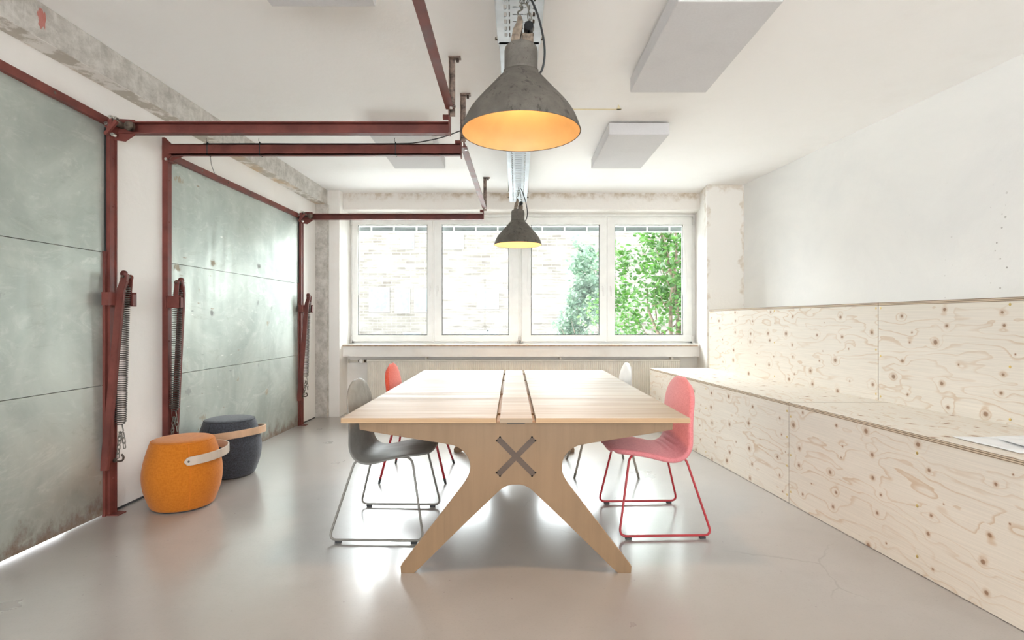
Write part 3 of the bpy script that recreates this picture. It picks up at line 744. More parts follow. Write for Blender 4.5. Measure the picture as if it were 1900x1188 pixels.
# overhead tracks
def channel(b, x0, x1, y, z, h, d, open_to):
    t = .007
    ya = y; yb = y - open_to * d
    # web sits at yb, flanges run to ya (the open side)
    b.box(x0, x1, yb, yb + open_to * t, z - h / 2, z + h / 2)
    b.box(x0, x1, yb, ya, z + h / 2 - t, z + h / 2); b.box(x0, x1, yb, ya, z - h / 2, z - h / 2 + t)
def track(yj, z, x1, h, open_to, label, near):
    x0 = LX(yj) + .05
    r = thing('door_track', label, 'rail', (x0, yj, z), 'overhead door tracks')
    b = MB(); channel(b, x0, x1, yj, z, h, .045, open_to); b.build('channel', M['red'], r)
    b = MB(); b.box(x1 - .004, x1 + .004, yj - .03, yj + .05, z - h / 2 - .004, z + .135); b.cyl((x1 - .04, yj, z + .062), (x1, yj, z + .062), .016, 14)
    b.build('end_plate', M['red'], r)
    b = MB(); xh = x1 + .018; yh = yj - .03
    b.box(xh - .018, xh - .013, yh - .018, yh + .018, z + .06, CEIL - .004); b.box(xh - .018, xh + .018, yh + .013, yh + .018, z + .06, CEIL - .004)
    b.box(xh - .02, xh + .055, yh - .02, yh + .02, CEIL - .01, CEIL - .001)
    b.cyl((xh + .035, yh, CEIL - .03), (xh + .035, yh, CEIL - .01), .009, 10)
    b.build('hanger', M['hanger'], r)
    for dz, dx in ((.10, .012), (.125, .02)):
        b = MB(); b.cyl((x1 - .006, yj - .01, z + dz), (x1 + dx + .02, yj - .01, z + dz), .008, 8); b.build('bolt', M['bolt'], r)
    # wall bracket
    b = MB(); xw = LX(yj)
    if open_to < 0:
        b.prism([(xw + .0, z - .07), (xw + .10, z - .085), (xw + .16, z - .045), (xw + .16, z + .05), (xw + .07, z + .055), (xw + .0, z + .03)], yj + .01, yj + .018, lambda u, v, a: (u, a, v))
        b.box(xw + .034, xw + .06, yj - .045, yj + .012, z - .055, z + .035)
        b.prism([(xw + .02, z - .058), (xw + .035, z - .07), (xw + .105, z + .012), (xw + .09, z + .024)], yj - .062, yj - .046, lambda u, v, a: (u, a, v))
        b.build('corner_bracket', M['red'], r)
        b = MB(); b.cyl((xw + .085, yj - .046, z + .012), (xw + .085, yj + .012, z + .012), .020, 20); b.cyl((xw + .15, yj - .03, z), (xw + .15, yj - .008, z), .029, 24); b.build('roller', M['rusty'], r)
        for dx, dz in ((.06, .045), (.085, .038), (.07, -.062), (.03, .005)):
            b = MB(); b.cyl((xw + dx, yj - .056, z + dz), (xw + dx, yj - .03, z + dz), .011, 6, smooth=False); b.cyl((xw + dx, yj - .066, z + dz), (xw + dx, yj - .05, z + dz), .006, 10); b.build('bolt', M['bolt'], r)
    else:
        b.prism([(xw + .0, z - .075), (xw + .032, z - .075), (xw + .062, z - .05), (xw + .062, z + .045), (xw + .02, z + .085), (xw + .0, z + .085)], yj - .042, yj - .034, lambda u, v, a: (u, a, v))
        b.box(xw + .0, xw + .06, yj - .04, yj + .03, z - .085, z - .078)
        b.prism([(xw + .05, z - .055), (xw + .064, z - .046), (xw + .13, z - .042), (xw + .03, z - .09)], yj - .02, yj - .008, lambda u, v, a: (u, a, v))
        b.build('corner_bracket', M['red'], r)
        b = MB(); b.cyl((xw + .03, yj - .05, z - .07), (xw + .03, yj - .034, z - .07), .010, 6, smooth=False); b.build('bolt', M['bolt'], r)
    return r
track(3.33, 2.392, -.386, .074, -1, 'nearest red overhead steel track, running out from the nearer garage door', 1)
track(3.87, 2.413, -.368, .076, 1, 'middle red overhead track, flat faced, with black cable strapped along it', 0)
track(6.12, 2.376, -.324, .066, -1, 'farthest red overhead steel track, crossing in front of the left window', 0)
def tie(x0, y0, x1, y1, z, label):
    r = thing('tie_bar', label, 'rail', (x0, y0, z), 'lengthwise tie bars')
    P = lambda u, a, v: Vector((x0 + (x1 - x0) * (a - y0) / (y1 - y0) + u, a, z + v))
    b = MB(); b.box(-.024, .024, y0, y1, -.0035, .0035, P); b.box(-.0035, .0035, y0, y1, .0035, .045, P); b.build('bar', M['red'], r)
    for a in (y0 + .04, y1 - .04):
        b = MB(); b.lathe([(1e-4, -.010), (.010, -.010), (.010, 0)], P(.012, a, -.0035), 6, smooth=False); b.build('bolt', M['bolt'], r)
tie(-.374, 1.02, -.378, 3.279, 2.485, 'nearer slanting red tie bar reaching the top edge of the picture')
tie(-.352, 3.923, -.31, 6.07, 2.462, 'farther red tie bar behind the big pendant lamp')

# black cable strapped on the middle track
r = thing('power_cord', 'thin black cable strapped along the middle red track', 'cable', (-.9, 3.85, 2.45))
b = MB(); b.tube(spline([(-2.2, 3.845, 2.4568), (-1.76, 3.84, 2.4568), (-1.5, 3.845, 2.4568), (-.83, 3.84, 2.4568), (-.66, 3.86, 2.475), (-.5, 3.89, 2.52), (-.38, 3.90, 2.567), (-.2, 3.90, 2.625), (-.07, 3.9, 2.664)]), .0042, 8); b.build('cable', M['cable'], r)
for x in (-2.164, -1.792, -.828):
    b = MB(); k = .0015
    b.box(x - .003, x + .003, 3.8225, 3.8245, 2.372, 2.462); b.box(x - .003, x + .003, 3.8225, 3.875, 2.4520, 2.4630); b.box(x - .003, x + .003, 3.8225, 3.875, 2.3715, 2.3735)
    b.tube([(x, 3.83, 2.46), (x - .006, 3.825, 2.475), (x - .002, 3.82, 2.492)], .0016, 6); b.build('cable_tie', M['cable'], r)
b = MB(); b.tube(spline([(-2.14, 3.823, 2.372), (-2.12, 3.80, 2.30), (-2.095, 3.80, 2.225)]), .0018, 6); b.build('loose_wire', M['cable'], r)

# ------------------------------------------------------------------ acoustic ceiling panels
for x0, y0, w, l, lab in ((.785, 4.36, .49, .98, 'pale grey acoustic ceiling panel close to the window, right of the tray'), (.78, 2.535, .50, 1.02, 'big pale grey acoustic ceiling panel at the upper right'),
                      (-1.16, 4.36, .50, .98, 'pale grey acoustic ceiling panel half hidden behind the red tracks'), (-1.15, 1.56, .50, 1.02, 'acoustic ceiling panel cut off by the top edge, above the nearest track')):
    r = thing('acoustic_panel', lab, 'ceiling panel', (x0 + w / 2, y0 + l / 2, CEIL - .11), 'acoustic ceiling panels')
    b = MB(); b.box(x0, x0 + w, y0, y0 + l, CEIL - .11, CEIL - .012, b=.004); b.build('foam_board', M['panel'], r)
    b = MB(); b.box(x0 + .05, x0 + w - .05, y0 + .05, y0 + l - .05, CEIL - .012, CEIL - .0005); b.build('mounting_plate', M['white'], r)
r = MB(); r.box(.45, .835, 4.105, 4.125, CEIL - .0012, CEIL - .0002); r.add([(.80, 4.125, CEIL - .0012), (.836, 4.125, CEIL - .0012), (.795, 4.02, CEIL - .0012)], [(0, 1, 2)])
tag(r.build('ceiling_tape', M['tape'], loc=(.64, 4.11, CEIL)), 'yellowed strip of tape stuck on the ceiling beside the big lamp', 'tape')

# ------------------------------------------------------------------ perforated cable tray
def plate_holes(b, cx0, cx1, y0, y1, hx0, hx1, hy0, hy1, P):
    """one cell of sheet with a slot cut out"""
    o = [(cx0, y0), (cx1, y0), (cx1, y1), (cx0, y1)]; c = min(hx1 - hx0, hy1 - hy0) * .45
    i = [(hx0, hy0), (hx1, hy0), (hx1, hy1), (hx0, hy1)]
    oct_ = [(hx0, hy0 + c), (hx0 + c, hy0), (hx1 - c, hy0), (hx1, hy0 + c), (hx1, hy1 - c), (hx1 - c, hy1), (hx0 + c, hy1), (hx0, hy1 - c)]
    vs = [P(x, y, 0) for x, y in o] + [P(x, y, 0) for x, y in oct_] + [P(x, y, .003) for x, y in oct_]
    fs = [(0, 1, 6, 5), (0, 5, 4), (1, 7, 6), (1, 2, 8, 7), (2, 9, 8), (2, 3, 10, 9), (3, 11, 10), (3, 0, 4, 11)]
    fs += [(4 + k, 4 + (k + 1) % 8, 12 + (k + 1) % 8, 12 + k) for k in range(8)]
    b.add(vs, fs)
TR = lambda u, y, v: Vector((.033 + .010 * (y - 2.4) + u, y, 2.60 + v))
r = thing('cable_tray', 'perforated zinc cable tray hanging along the ceiling', 'cable tray', tuple(TR(0, 4.3, 0)))
def tray(y0, y1, hw, name):
    b = MB(); n = round((y1 - y0) / .058); py = (y1 - y0) / n
    rows = [(-hw, -hw + .028, None), (-hw + .028, -hw + .058, 'y'), (-hw + .058, -.042, 'y'), (-.042, .042, 'x'), (.042, hw - .058, 'y'), (hw - .058, hw - .028, 'y'), (hw - .028, hw, None)]
    for k in range(n):
        a = y0 + k * py; c = a + py
        for x0, x1, kind in rows:
            xm = (x0 + x1) / 2; e = (x1 - x0)
            if kind is None or k in (0, n - 1): b.add([TR(x0, a, 0), TR(x1, a, 0), TR(x1, c, 0), TR(x0, c, 0)], [(0, 1, 2, 3)])
            elif kind == 'y': plate_holes(b, x0, x1, a, c, xm - min(.0068, e * .3), xm + min(.0068, e * .3), a + .009, c - .009, TR)
            else: plate_holes(b, x0, x1, a, c, x0 + .010, x1 - .010, (a + c) / 2 - .005, (a + c) / 2 + .005, TR)
    for s in (-1, 1):
        b.box(s * hw - .0008, s * hw + .0008, y0, y1, 0, .06, TR); b.box(s * hw - s * .012, s * hw, y0, y1, .058, .06, TR)
    b.build(name, M['zinc'], r)
tray(1.2, 2.735, .108, 'tray_length'); tray(2.715, 6.40, .100, 'tray_length')
for y in (1.6, 2.735, 4.4, 6.0):
    for s in (-1, 1):
        b = MB(); b.cyl(TR(s * .109, y, .03), TR(s * .109, y, .21), .004, 8); b.cyl(TR(s * .109, y, .026), TR(s * .109, y, .034), .009, 6, smooth=False); b.build('hanger_rod', M['bolt'], r)
for y in (2.74, 6.28):
    for s in (-1, 1):
        b = MB(); b.cyl(TR(s * .100, y, .03), TR(s * .122, y, .03), .008, 8); b.build('bolt', M['rusty'], r)

for u in (-.047, -.02, .008, .036, .07):
    b = MB(); b.tube([TR(u + .004 * math.sin(y * 2.3 + u * 40), y, .0145) for y in [1.25 + .35 * k for k in range(15)]], .0105, 8)
    tag(b.build('tray_cable', M['brown_cable'], loc=tuple(TR(u, 3.7, .01))), 'brown cable lying inside the perforated tray, glimpsed through its slots', 'cable', 'cables in the tray')
# ------------------------------------------------------------------ pendant lamps
def pendant(x, y, label, power, flip, beam):
    z0 = 1.99
    r = thing('pendant_lamp', label, 'lamp', (x, y, z0), 'industrial pendant lamps')
    out = [(.250, 0), (.2525, .003), (.250, .010), (.243, .030), (.228, .066), (.205, .103), (.175, .139), (.147, .170), (.117, .204), (.096, .228), (.078, .246), (.0715, .256)]
    b = MB(); b.lathe(spline2(out, 4), (x, y, z0), 96)
    b.lathe([(.250, 0), (.2475, .002)], (x, y, z0), 96)
    b.build('shade', M['lamp'], r)
    b = MB(); inn = [(.2475, .002), (.2465, .010), (.240, .029), (.240, .031), (.225, .065), (.201, .101), (.171, .136), (.143, .167), (.113, .201), (.092, .225), (.074, .243), (.02, .252), (.0005, .253)]
    b.lathe(inn, (x, y, z0), 96); b.build('reflector', M['lamp_in'], r)
    b = MB(); b.lathe([(.0715, .256), (.074, .258), (.074, .262), (.070, .264), (.070, .345), (.067, .359), (.058, .368), (.040, .374), (.0005, .376)], (x, y, z0), 48); b.build('socket_housing', M['lampneck'], r)
    # bracket: two cast cheeks and a cross pin
    b = MB(); zb = z0 + .368
    for q, dy in ((-1, -.020), (1, .016)):
        pl = [(-.040, 0), (-.006, 0), (.006, .055), (.012, .095), (.004, .118), (-.010, .116), (-.014, .090), (-.030, .060)]
        b.prism(pl, dy - .007, dy + .007, lambda u, v, a: (x - .004 + u, y + a, zb + v))
    b.box(x + .002, x + .052, y - .02, y + .022, zb - .002, zb + .05, b=.006)
    b.build('bracket', M['rust_bracket'], r)
    b = MB(); b.cyl((x + .032, y - .045, zb + .065), (x + .032, y + .03, zb + .065), .019, 20); b.build('cable_gland', M['black'], r)
    b = MB(); b.tube(spline([(x - .002, y - .018, zb + .105), (x - .012, y - .026, zb + .118), (x - .012, y - .02, zb + .135), (x + .004, y - .01, zb + .150), (x + .006, y - .002, zb + .168), (x - .006, y, zb + .172)]), .0035, 8)
    top = 2.592
    chain(b, (x, y, zb + .165), (x + .012, y + .02, top), .036, .018, .0028)
    chain(b, (x + .03, y - .005, zb + .16), (x + .048, y, zb + .04), .030, .015, .0025)
    chain(b, (x + .004, y + .006, top), (x + .034, y - .008, zb + .155), .036, .017, .0026)
    b.build('chain', M['chain'], r)
    b = MB(); b.tube(spline([(x + .030, y + .02, top), (x + .045, y + .01, 2.56), (x + .075, y - .01, 2.47), (x + .098, y - .01, 2.36), (x + .096, y, 2.285), (x + .078, y + .012, 2.246), (x + .052, y + .02, 2.245)]), .0048, 8); b.build('power_cord', M['cable'], r)
    b = MB(); b.lathe([(.0005, -.085), (.018, -.080), (.029, -.062), (.029, -.048), (.018, -.020), (.014, .0), (.014, .02)], (x, y, z0 + .235), 24)
    t = NT('warm_bulb'); em = t.set((1, .8, .5), .4, 0, Emission_Color=(1, .60, .22, 1), Emission_Strength=1.5)
    b.build('bulb', em, r)
    l = bpy.data.lights.new('lamp_light', 'POINT'); l.energy = power; l.color = flip; l.shadow_soft_size = .03
    o = bpy.data.objects.new('lamp_light', l); COL.objects.link(o); o.parent = r; o.location = (0, 0, .125)
    l = bpy.data.lights.new('lamp_beam', 'SPOT'); l.energy = beam; l.color = (1, .60, .30); l.shadow_soft_size = .07; l.spot_size = 2.0; l.spot_blend = .5
    o = bpy.data.objects.new('lamp_beam', l); COL.objects.link(o); o.parent = r; o.location = (0, 0, .12)
def spline2(p, n): return [(v.x, v.y) for v in spline([(a, c, 0) for a, c in p], n)]
pendant(.038, 2.28, 'large weathered grey pendant lamp, the nearer of the two', 1.9, (1, .62, .28), 28)
pendant(.062, 5.68, 'far weathered pendant lamp hanging in front of the windows', 6.5, (1, .70, .40), 8)

# ------------------------------------------------------------------ table
TX = .019
r = thing('conference_table', 'long birch plywood table with X inlay on its panel leg', 'table', (TX, 3.735, 0))
ZT = .74; TH = .024
Y0, Y1 = 2.525, 4.945
for x0, x1 in ((-.803, -.074), (.112, .836)):
    b = MB(); b.box(x0, x1, Y0, Y1, ZT - TH, ZT, b=.0012)
    for k, f in enumerate(b.f):
        c = sum((b.v[i].z for i in f), 0) / len(f)
        if abs(c - (ZT - TH / 2)) < TH / 2 - .0015: b.mi[k] = 1
    b.build('tabletop', [M['birch_top'], M['birch_edge']], r)
for y0, y1 in ((Y0, 3.349), (3.351, 4.169), (4.171, Y1)):
    b = MB(); b.box(-.057, .095, y0, y1, ZT - TH, ZT - .0005, b=.0012); b.build('centre_lid', M['birch_lid'], r)
# outline of the panel leg, traced in its own plane (x in m from the table axis, z in m)
S = 2.553 / 1000
half = [(666.3, 782), (667.5, 797.5), (710, 805), (751.6, 811.8), (790, 818), (820, 822.5), (842.6, 827), (853, 832), (861.5, 839), (868, 847), (871.5, 856), (873, 866), (872, 876), (868.5, 886), (860, 900), (850, 913), (812, 963), (743.5, 1051.5), (744.5, 1064), (768.5, 1064), (778, 1055.5), (860, 975), (926, 912), (933, 906), (941, 902), (950, 899.8)]
L = [((x - 958) * S, EYE - (y - 594) * S) for x, y in half]
dz = L[17][1] * 0
poly = L + [(-x, z) for x, z in L[::-1]]
zmin = min(z for x, z in poly); poly = [(x, z - zmin) for x, z in poly]
ztop = ZT - TH; zz = max(z for x, z in poly); poly = [(x, ztop if abs(z - zz) < .004 else z) for x, z in poly]
cuts = None
for yf in (2.553, 4.885):
    b = MB(); b.prism(poly, yf, yf + .032, lambda u, v, a: (TX + u, a, v), 0, 1)
    o = b.build('leg_panel', [M['birch_leg'], M['birch_edge']], r, bevel=.0015)
    for k, q in enumerate((1, -1)):
        c = MB(); cx, cz, hl, hw = TX, EYE - (847.5 - 594) * S, .1215, .0135
        d = .0016 if q > 0 else .0012
        u1 = Vector((q, 0, -1)).normalized(); u2 = Vector((1, 0, q)).normalized()
        vs = []
        for a in (yf - d, yf + .0335):
            for su, sw in ((-1, -1), (1, -1), (1, 1), (-1, 1)): vs.append(Vector((cx, a, cz)) + u1 * su * hl + u2 * sw * hw)
        c.add(vs, [(0, 1, 2, 3), (4, 7, 6, 5), (0, 4, 5, 1), (1, 5, 6, 2), (2, 6, 7, 3), (3, 7, 4, 0)]); k_ = c.build('inlay_key', M['walnut'], o)
        k_['label'] = 'dark wooden bar of the X inlay'
        for su in (-1, 1):
            for sw in (-1, 1):
                e = MB(); p = Vector((cx, yf - d, cz)) + u1 * su * (hl - .003) + u2 * sw * (hw - .002); e.cyl(p, p + Vector((0, .02, 0)), .0045, 10); e.build('corner_relief', M['rubber_dark'], o)
    c = MB(); c.prism([(-.050, .7155), (.050, .7155), (.040, .7075), (-.040, .7075)], yf - .0012, yf + .01, lambda u, v, a: (TX + u, a, v)); c.build('finger_slot', M['rubber_dark'], o)
# hollow centre spine below the lids
b = MB()
for x0, x1 in ((-.080, -.052), (.090, .118)):
    ys = [2.585, 2.80, 2.865, 3.57, 3.63, 4.39, 4.45, 4.885]
    for k in range(0, 8, 2): b.box(x0, x1, ys[k], ys[k + 1], .686, .704)
b.build('groove_floor', M['birch_inner'], r)
b = MB()
for x in (-.098, .118): b.box(x, x + .018, 2.585, 4.885, .56, ZT - TH)
b.box(-.098, .136, 2.585, 4.885, .545, .56); b.build('spine_box', M['birch_inner'], r)

# ------------------------------------------------------------------ chairs
PROF = [(.262, .452), (.258, .462), (.235, .470), (.18, .470), (.10, .462), (.02, .452), (-.045, .444), (-.085, .446), (-.117, .460), (-.135, .49), (-.142, .53), (-.150, .60), (-.162, .68), (-.177, .76), (-.188, .82), (-.195, .853)]
def shell(thick, soft):
    P = spline([(x, 0, z) for x, z in PROF], 5); n = len(P)
    arc = [0]
    for i in range(1, n): arc.append(arc[-1] + (P[i] - P[i - 1]).length)
    tot = arc[-1]; b = MB(); m = 25; vs = []
    for i in range(n):
        t = arc[i] / tot; d = (P[min(i + 1, n - 1)] - P[max(i - 1, 0)]).normalized(); nrm = Vector((-d.z, 0, d.x)) * -1
        if nrm.z < 0 and t < .4: nrm = -nrm
        nrm = Vector((d.z, 0, -d.x))
        w = .236 - .008 * max(0, min(1, (t - .35) / .3))
        e0 = arc[i]; e1 = tot - arc[i]
        if e0 < .10: w *= .42 + .58 * math.sqrt(max(0, 1 - ((.10 - e0) / .10) ** 2.2))
        if e1 < .18: w *= .10 + .90 * math.sqrt(max(0, 1 - ((.18 - e1) / .18) ** 2.5))
        cur = .010 + .030 * math.exp(-((t - .52) / .22) ** 2) + .012 * max(0, (t - .6))
        for k in range(m):
            s = -1 + 2 * k / (m - 1)
            lift = cur * abs(s) ** 2.2
            crease = 0
            if soft:
                for tc, wd, lim in ((.44, .010, .55), (.485, .009, .7), (.53, .010, .55)):
                    crease += .007 * math.exp(-((t - tc) / wd) ** 2) * max(0, 1 - (abs(s) / lim) ** 4)
                crease -= .004 * (1 - s * s) * math.sin(min(1, t * 1.1) * PI)
            vs.append(P[i] + nrm * -(lift - crease) + Vector((0, s * w, 0)))
    fs = [(i * m + k, i * m + k + 1, (i + 1) * m + k + 1, (i + 1) * m + k) for i in range(n - 1) for k in range(m - 1)]
    b.add(vs, fs, True); return b
def chair(x, y, rot, label, kind, shell_mat, tube_mat, soft, grp):
    r = thing('shell_chair', label, 'chair', (0, 0, 0), grp)
    sh = shell(.012, soft).build('seat_shell', shell_mat, r, solid=.030 if soft else .011, sub=1)
    if kind == 'sled':
        for s in (-1, 1):
            b = MB()
            pts = [(.05, s * .155, .437), (.165, s * .195, .440), (.246, s * .284, .0165), (-.268, s * .284, .0165), (-.150, s * .195, .430), (-.05, s * .155, .425)]
            b.tube(fillet(pts, .045, 8), .0066, 10); f = b.build('sled_runner', tube_mat, r)
            for xx in (.195, -.215):
                g = MB(); g.box(xx - .017, xx + .017, s * .284 - .008, s * .284 + .008, 0, .0115, b=.002); g.build('glide', M['rubber_dark'], f)
        b = MB(); b.tube([(.05, -.155, .437), (.05, .155, .437)], .0066, 10); b.tube([(-.05, -.155, .425), (-.05, .155, .425)], .0066, 10); b.build('cross_tube', tube_mat, r)
        b = MB(); b.box(-.08, .09, -.11, .11, .420, .429, b=.003); b.box(-.09, -.04, -.04, .04, .412, .424, b=.003); b.build('seat_plate', M['rubber_dark'], r)
    else:
        for sx in (-1, 1):
            for s in (-1, 1):
                b = MB(); p = [(sx * .05, s * .10, .432), (sx * .135, s * .165, .430), (.25 if sx > 0 else -.222, s * .275, .032)]
                b.tube(fillet(p, .03, 6), .0105, 12, taper=lambda t: 1 - .25 * max(0, t - .3)); f = b.build('leg', tube_mat, r)
                g = MB(); q = Vector(p[2]); d = (q - Vector(p[1])).normalized(); e = q + d * ((.032) / -d.z)
                g.cyl(q - d * .004, Vector((e.x, e.y, .0)), .0105, 12, .0085); g.build('leg_tip', M['rubber_dark'] if shell_mat is not M['shell_white'] else M['tube_grey'], f)
        b = MB(); b.box(-.085, .10, -.12, .12, .420, .430, b=.003); b.build('seat_plate', tube_mat, r)
    r.location = (x, y, 0); r.rotation_euler = (0, 0, rot)
    return r
chair(-.712, 3.18, -.03, 'grey lacquered shell chair on a sled frame at the near left of the table', 'sled', M['seat_grey'], M['tube_grey'], False, 'chairs around the table')
chair(.822, 3.24, PI + .035, 'pink upholstered chair on a red sled frame', 'sled', M['pink'], M['tube_red'], True, 'chairs around the table')
chair(-.745, 4.23, 0, 'coral red upholstered chair on four red legs', 'four', M['coral'], M['tube_red'], True, 'chairs around the table')
chair(.73, 4.36, PI, 'white shell chair on four beige legs, at the far side of the table', 'four', M['shell_white'], M['tube_beige'], False, 'chairs around the table')

# ------------------------------------------------------------------ stools
def stool(x, y, label, fab, seam, band_mat, apex, tilt, zc, seam_ang):
    r = thing('barrel_stool', label, 'stool', (x, y, 0), 'barrel stools by the garage doors')
    prof = [(.0005, .442), (.06, .442), (.12, .4405), (.158, .436), (.174, .429), (.1815, .420), (.190, .398), (.203, .355), (.216, .305), (.225, .255), (.228, .215), (.226, .170), (.219, .125), (.208, .085), (.195, .048), (.184, .020), (.176, .010), (.160, .008)]
    b = MB(); b.lathe([(v.x, v.y) for v in spline([(a, c, 0) for a, c in prof], 3)], (x, y, 0), 72); b.build('cushion', fab, r)
    b = MB(); b.lathe([(.0005, 0), (.165, 0), (.165, .012), (.0005, .012)], (x, y, 0), 48); b.build('plinth', M['rubber_dark'], r)
    rad = lambda z: next((p[0] + (q[0] - p[0]) * (z - p[1]) / (q[1] - p[1]) for p, q in zip(prof[5:], prof[6:]) if q[1] <= z <= p[1]), .18)
    for k in (0, PI):
        b = MB(); a = seam_ang + k
        for da in (-.012, .012):
            b.tube([(x + (rad(z) + .0004) * math.cos(a + da), y + (rad(z) + .0004) * math.sin(a + da), z) for z in [.42 - .4 * i / 24 for i in range(25)]], .0013, 5)
        b.build('seam', seam, r)
    b = MB(); b.tube([(x + .1785 * math.cos(a), y + .1785 * math.sin(a), .4265) for a in [2 * PI * i / 72 for i in range(72)]], .0022, 6, True); b.build('piping', seam, r)
    # bent wooden carrying band around one half
    b = MB(); N = 48; vs = []; h = .027; th = .009
    def Q(t, inner, v):
        a = apex + (t - .5) * (PI + .22); e = math.cos((t - .5) * PI)
        rr = .2255 + .042 * max(0, e) ** .8 - (.0 if not inner else th)
        endr = .2275
        z = zc + tilt * max(0, e) + v
        return Vector((x + rr * math.cos(a), y + rr * math.sin(a), z))
    rows = []
    for i in range(N + 1):
        t = i / N; edge = min(t, 1 - t) * N / 2.2; hh = h * (math.sqrt(max(0, 1 - (1 - min(1, edge)) ** 2)) * .9 + .1 if edge < 1 else 1)
        rows.append([Q(t, False, -hh), Q(t, False, hh), Q(t, True, hh), Q(t, True, -hh)])
    vs = [p for rw in rows for p in rw]
    fs = [(i * 4 + k, i * 4 + (k + 1) % 4, i * 4 + 4 + (k + 1) % 4, i * 4 + 4 + k) for i in range(N) for k in range(4)] + [(3, 2, 1, 0), (N * 4, N * 4 + 1, N * 4 + 2, N * 4 + 3)]
    b.add(vs, fs); o = b.build('carrying_band', band_mat, r, bevel=.002)
    for t in (.032, .968):
        c = MB(); p = Q(t, False, 0); n = Vector((p.x - x, p.y - y, 0)).normalized(); c.lathe([(.0005, .003), (.005, .0025), (.007, 0)], p, 14, ax=n); c.build('rivet', M['rusty'], o)
cam_ang = math.atan2(-3.5, 2.136)
stool(-2.136, 3.50, 'orange felt barrel stool with pale wooden carrying band', M['orange'], M['orange_seam'], M['ash_band'], cam_ang + .16 + PI / 2 - .03, .022, .325, cam_ang + .16)
stool(-2.20, 4.20, 'charcoal woven barrel stool with peach wooden carrying band', M['charcoal'], M['charcoal_seam'], M['peach_band'], cam_ang + .62, .040, .315, cam_ang + 2.3)

# ------------------------------------------------------------------ plywood tiers
def tier(label, fx, z0, z1, y0, y1, deep, m_front, screws, lip):
    W = lambda off, y, z: Vector((fx(y) + off, y, z))
    r = thing('plywood_bench', label, 'bench', tuple(W(0, (y0 + y1) / 2, z0)), 'plywood seating tiers')
    t = .021
    b = MB(); b.box(0, t, y0, y1, z0 + .003, z1 - t - .0006 if lip else z1 - t, W)
    fp = b.build('front_panel', m_front, r)
    b = MB(); b.box(-.002 if lip else 0, deep, y0, y1, z1 - t, z1, W)
    for k in range(len(b.f)):
        c = sum((b.v[i].z for i in b.f[k]), 0) / len(b.f[k])
        if abs(c - (z1 - t / 2)) < .004: b.mi[k] = 1
    b.build('seat_board' if lip else 'top_board', [M['spruce_top'], M['ply_edge']], r)
    b = MB()
    for y in (y0, y1 - .018): b.box(t + .0005, deep, y, y + .018, z0, z1 - t - .0006, W)
    b.box(deep - .018, deep, y0 + .018, y1 - .018, z0, z1 - t - .0006, W)
    b.build('carcass', M['spruce_top'], r)
    for y, z in screws:
        c = MB(); c.lathe([(.0006, .0004), (.003, .0012), (.0065, .0012), (.0078, 0)], W(0, y, z), 12, ax=(-1, 0, 0)); c.build('screw', M['brass'], fp)
ys = 3.531
rows = lambda yy, zz: [(y, z) for y in yy for z in zz]
tier('low far plywood bench tier below the window end, front in glare', BX, 0, .66, ys + .005, 6.05, .6545, M['spruce_front_b'], rows((ys + .02, 4.7, 6.02), (.05, .24, .43, .60)), True)
tier('low near plywood bench tier with papers lying on it', BX, 0, .66, 1.03, ys - .005, .6545, M['spruce_front'], rows((ys - .02, 2.55, 1.06), (.08, .32, .57)), True)
yu = 3.62
tier('tall far plywood back tier between window pier and the upright seam', UX, 0, 1.317, yu + .0035, 6.03, .585, M['spruce_back_b'], rows((yu + .02, 4.8, 6.0), (.70, 1.0, 1.28)), False)
tier('tall near plywood back tier running out at the right picture edge', UX, 0, 1.317, 1.03, yu - .0035, .585, M['spruce_back'], rows((yu - .02, 2.76, 1.06), (.69, .96, 1.28)), False)

# papers on the low tier
def sheet(name, label, cx, cy, w, l, rot, z, curl, grp):
    b = MB(); n = 10; m = 8; vs = []
    for i in range(n + 1):
        for k in range(m + 1):
            u = (i / n - .5) * w; v = (k / m - .5) * l
            zz = z + curl * (abs(i / n - .5) * 2) ** 3 * (.3 + .7 * k / m) + .0012 * math.sin(i * 1.1 + k * .8) + .0015
            c, s = math.cos(rot), math.sin(rot); vs.append((cx + u * c - v * s, cy + u * s + v * c, zz))
    b.add(vs, [(i * (m + 1) + k, (i + 1) * (m + 1) + k, (i + 1) * (m + 1) + k + 1, i * (m + 1) + k + 1) for i in range(n) for k in range(m)], True)
    o = b.build(name, M['paper'], loc=(cx, cy, z), solid=.0006, offset=1); tag(o, label, 'paper', grp)
sheet('paper_sheet', 'large white sheet of paper lying flat on the low plywood bench', 2.24, 2.34, .42, .30, .10, .6606, .004, 'papers on the bench')
sheet('paper_sheet', 'smaller white sheet lying over the large one at the picture edge', 2.30, 2.30, .297, .21, -.14, .6665, .006, 'papers on the bench')

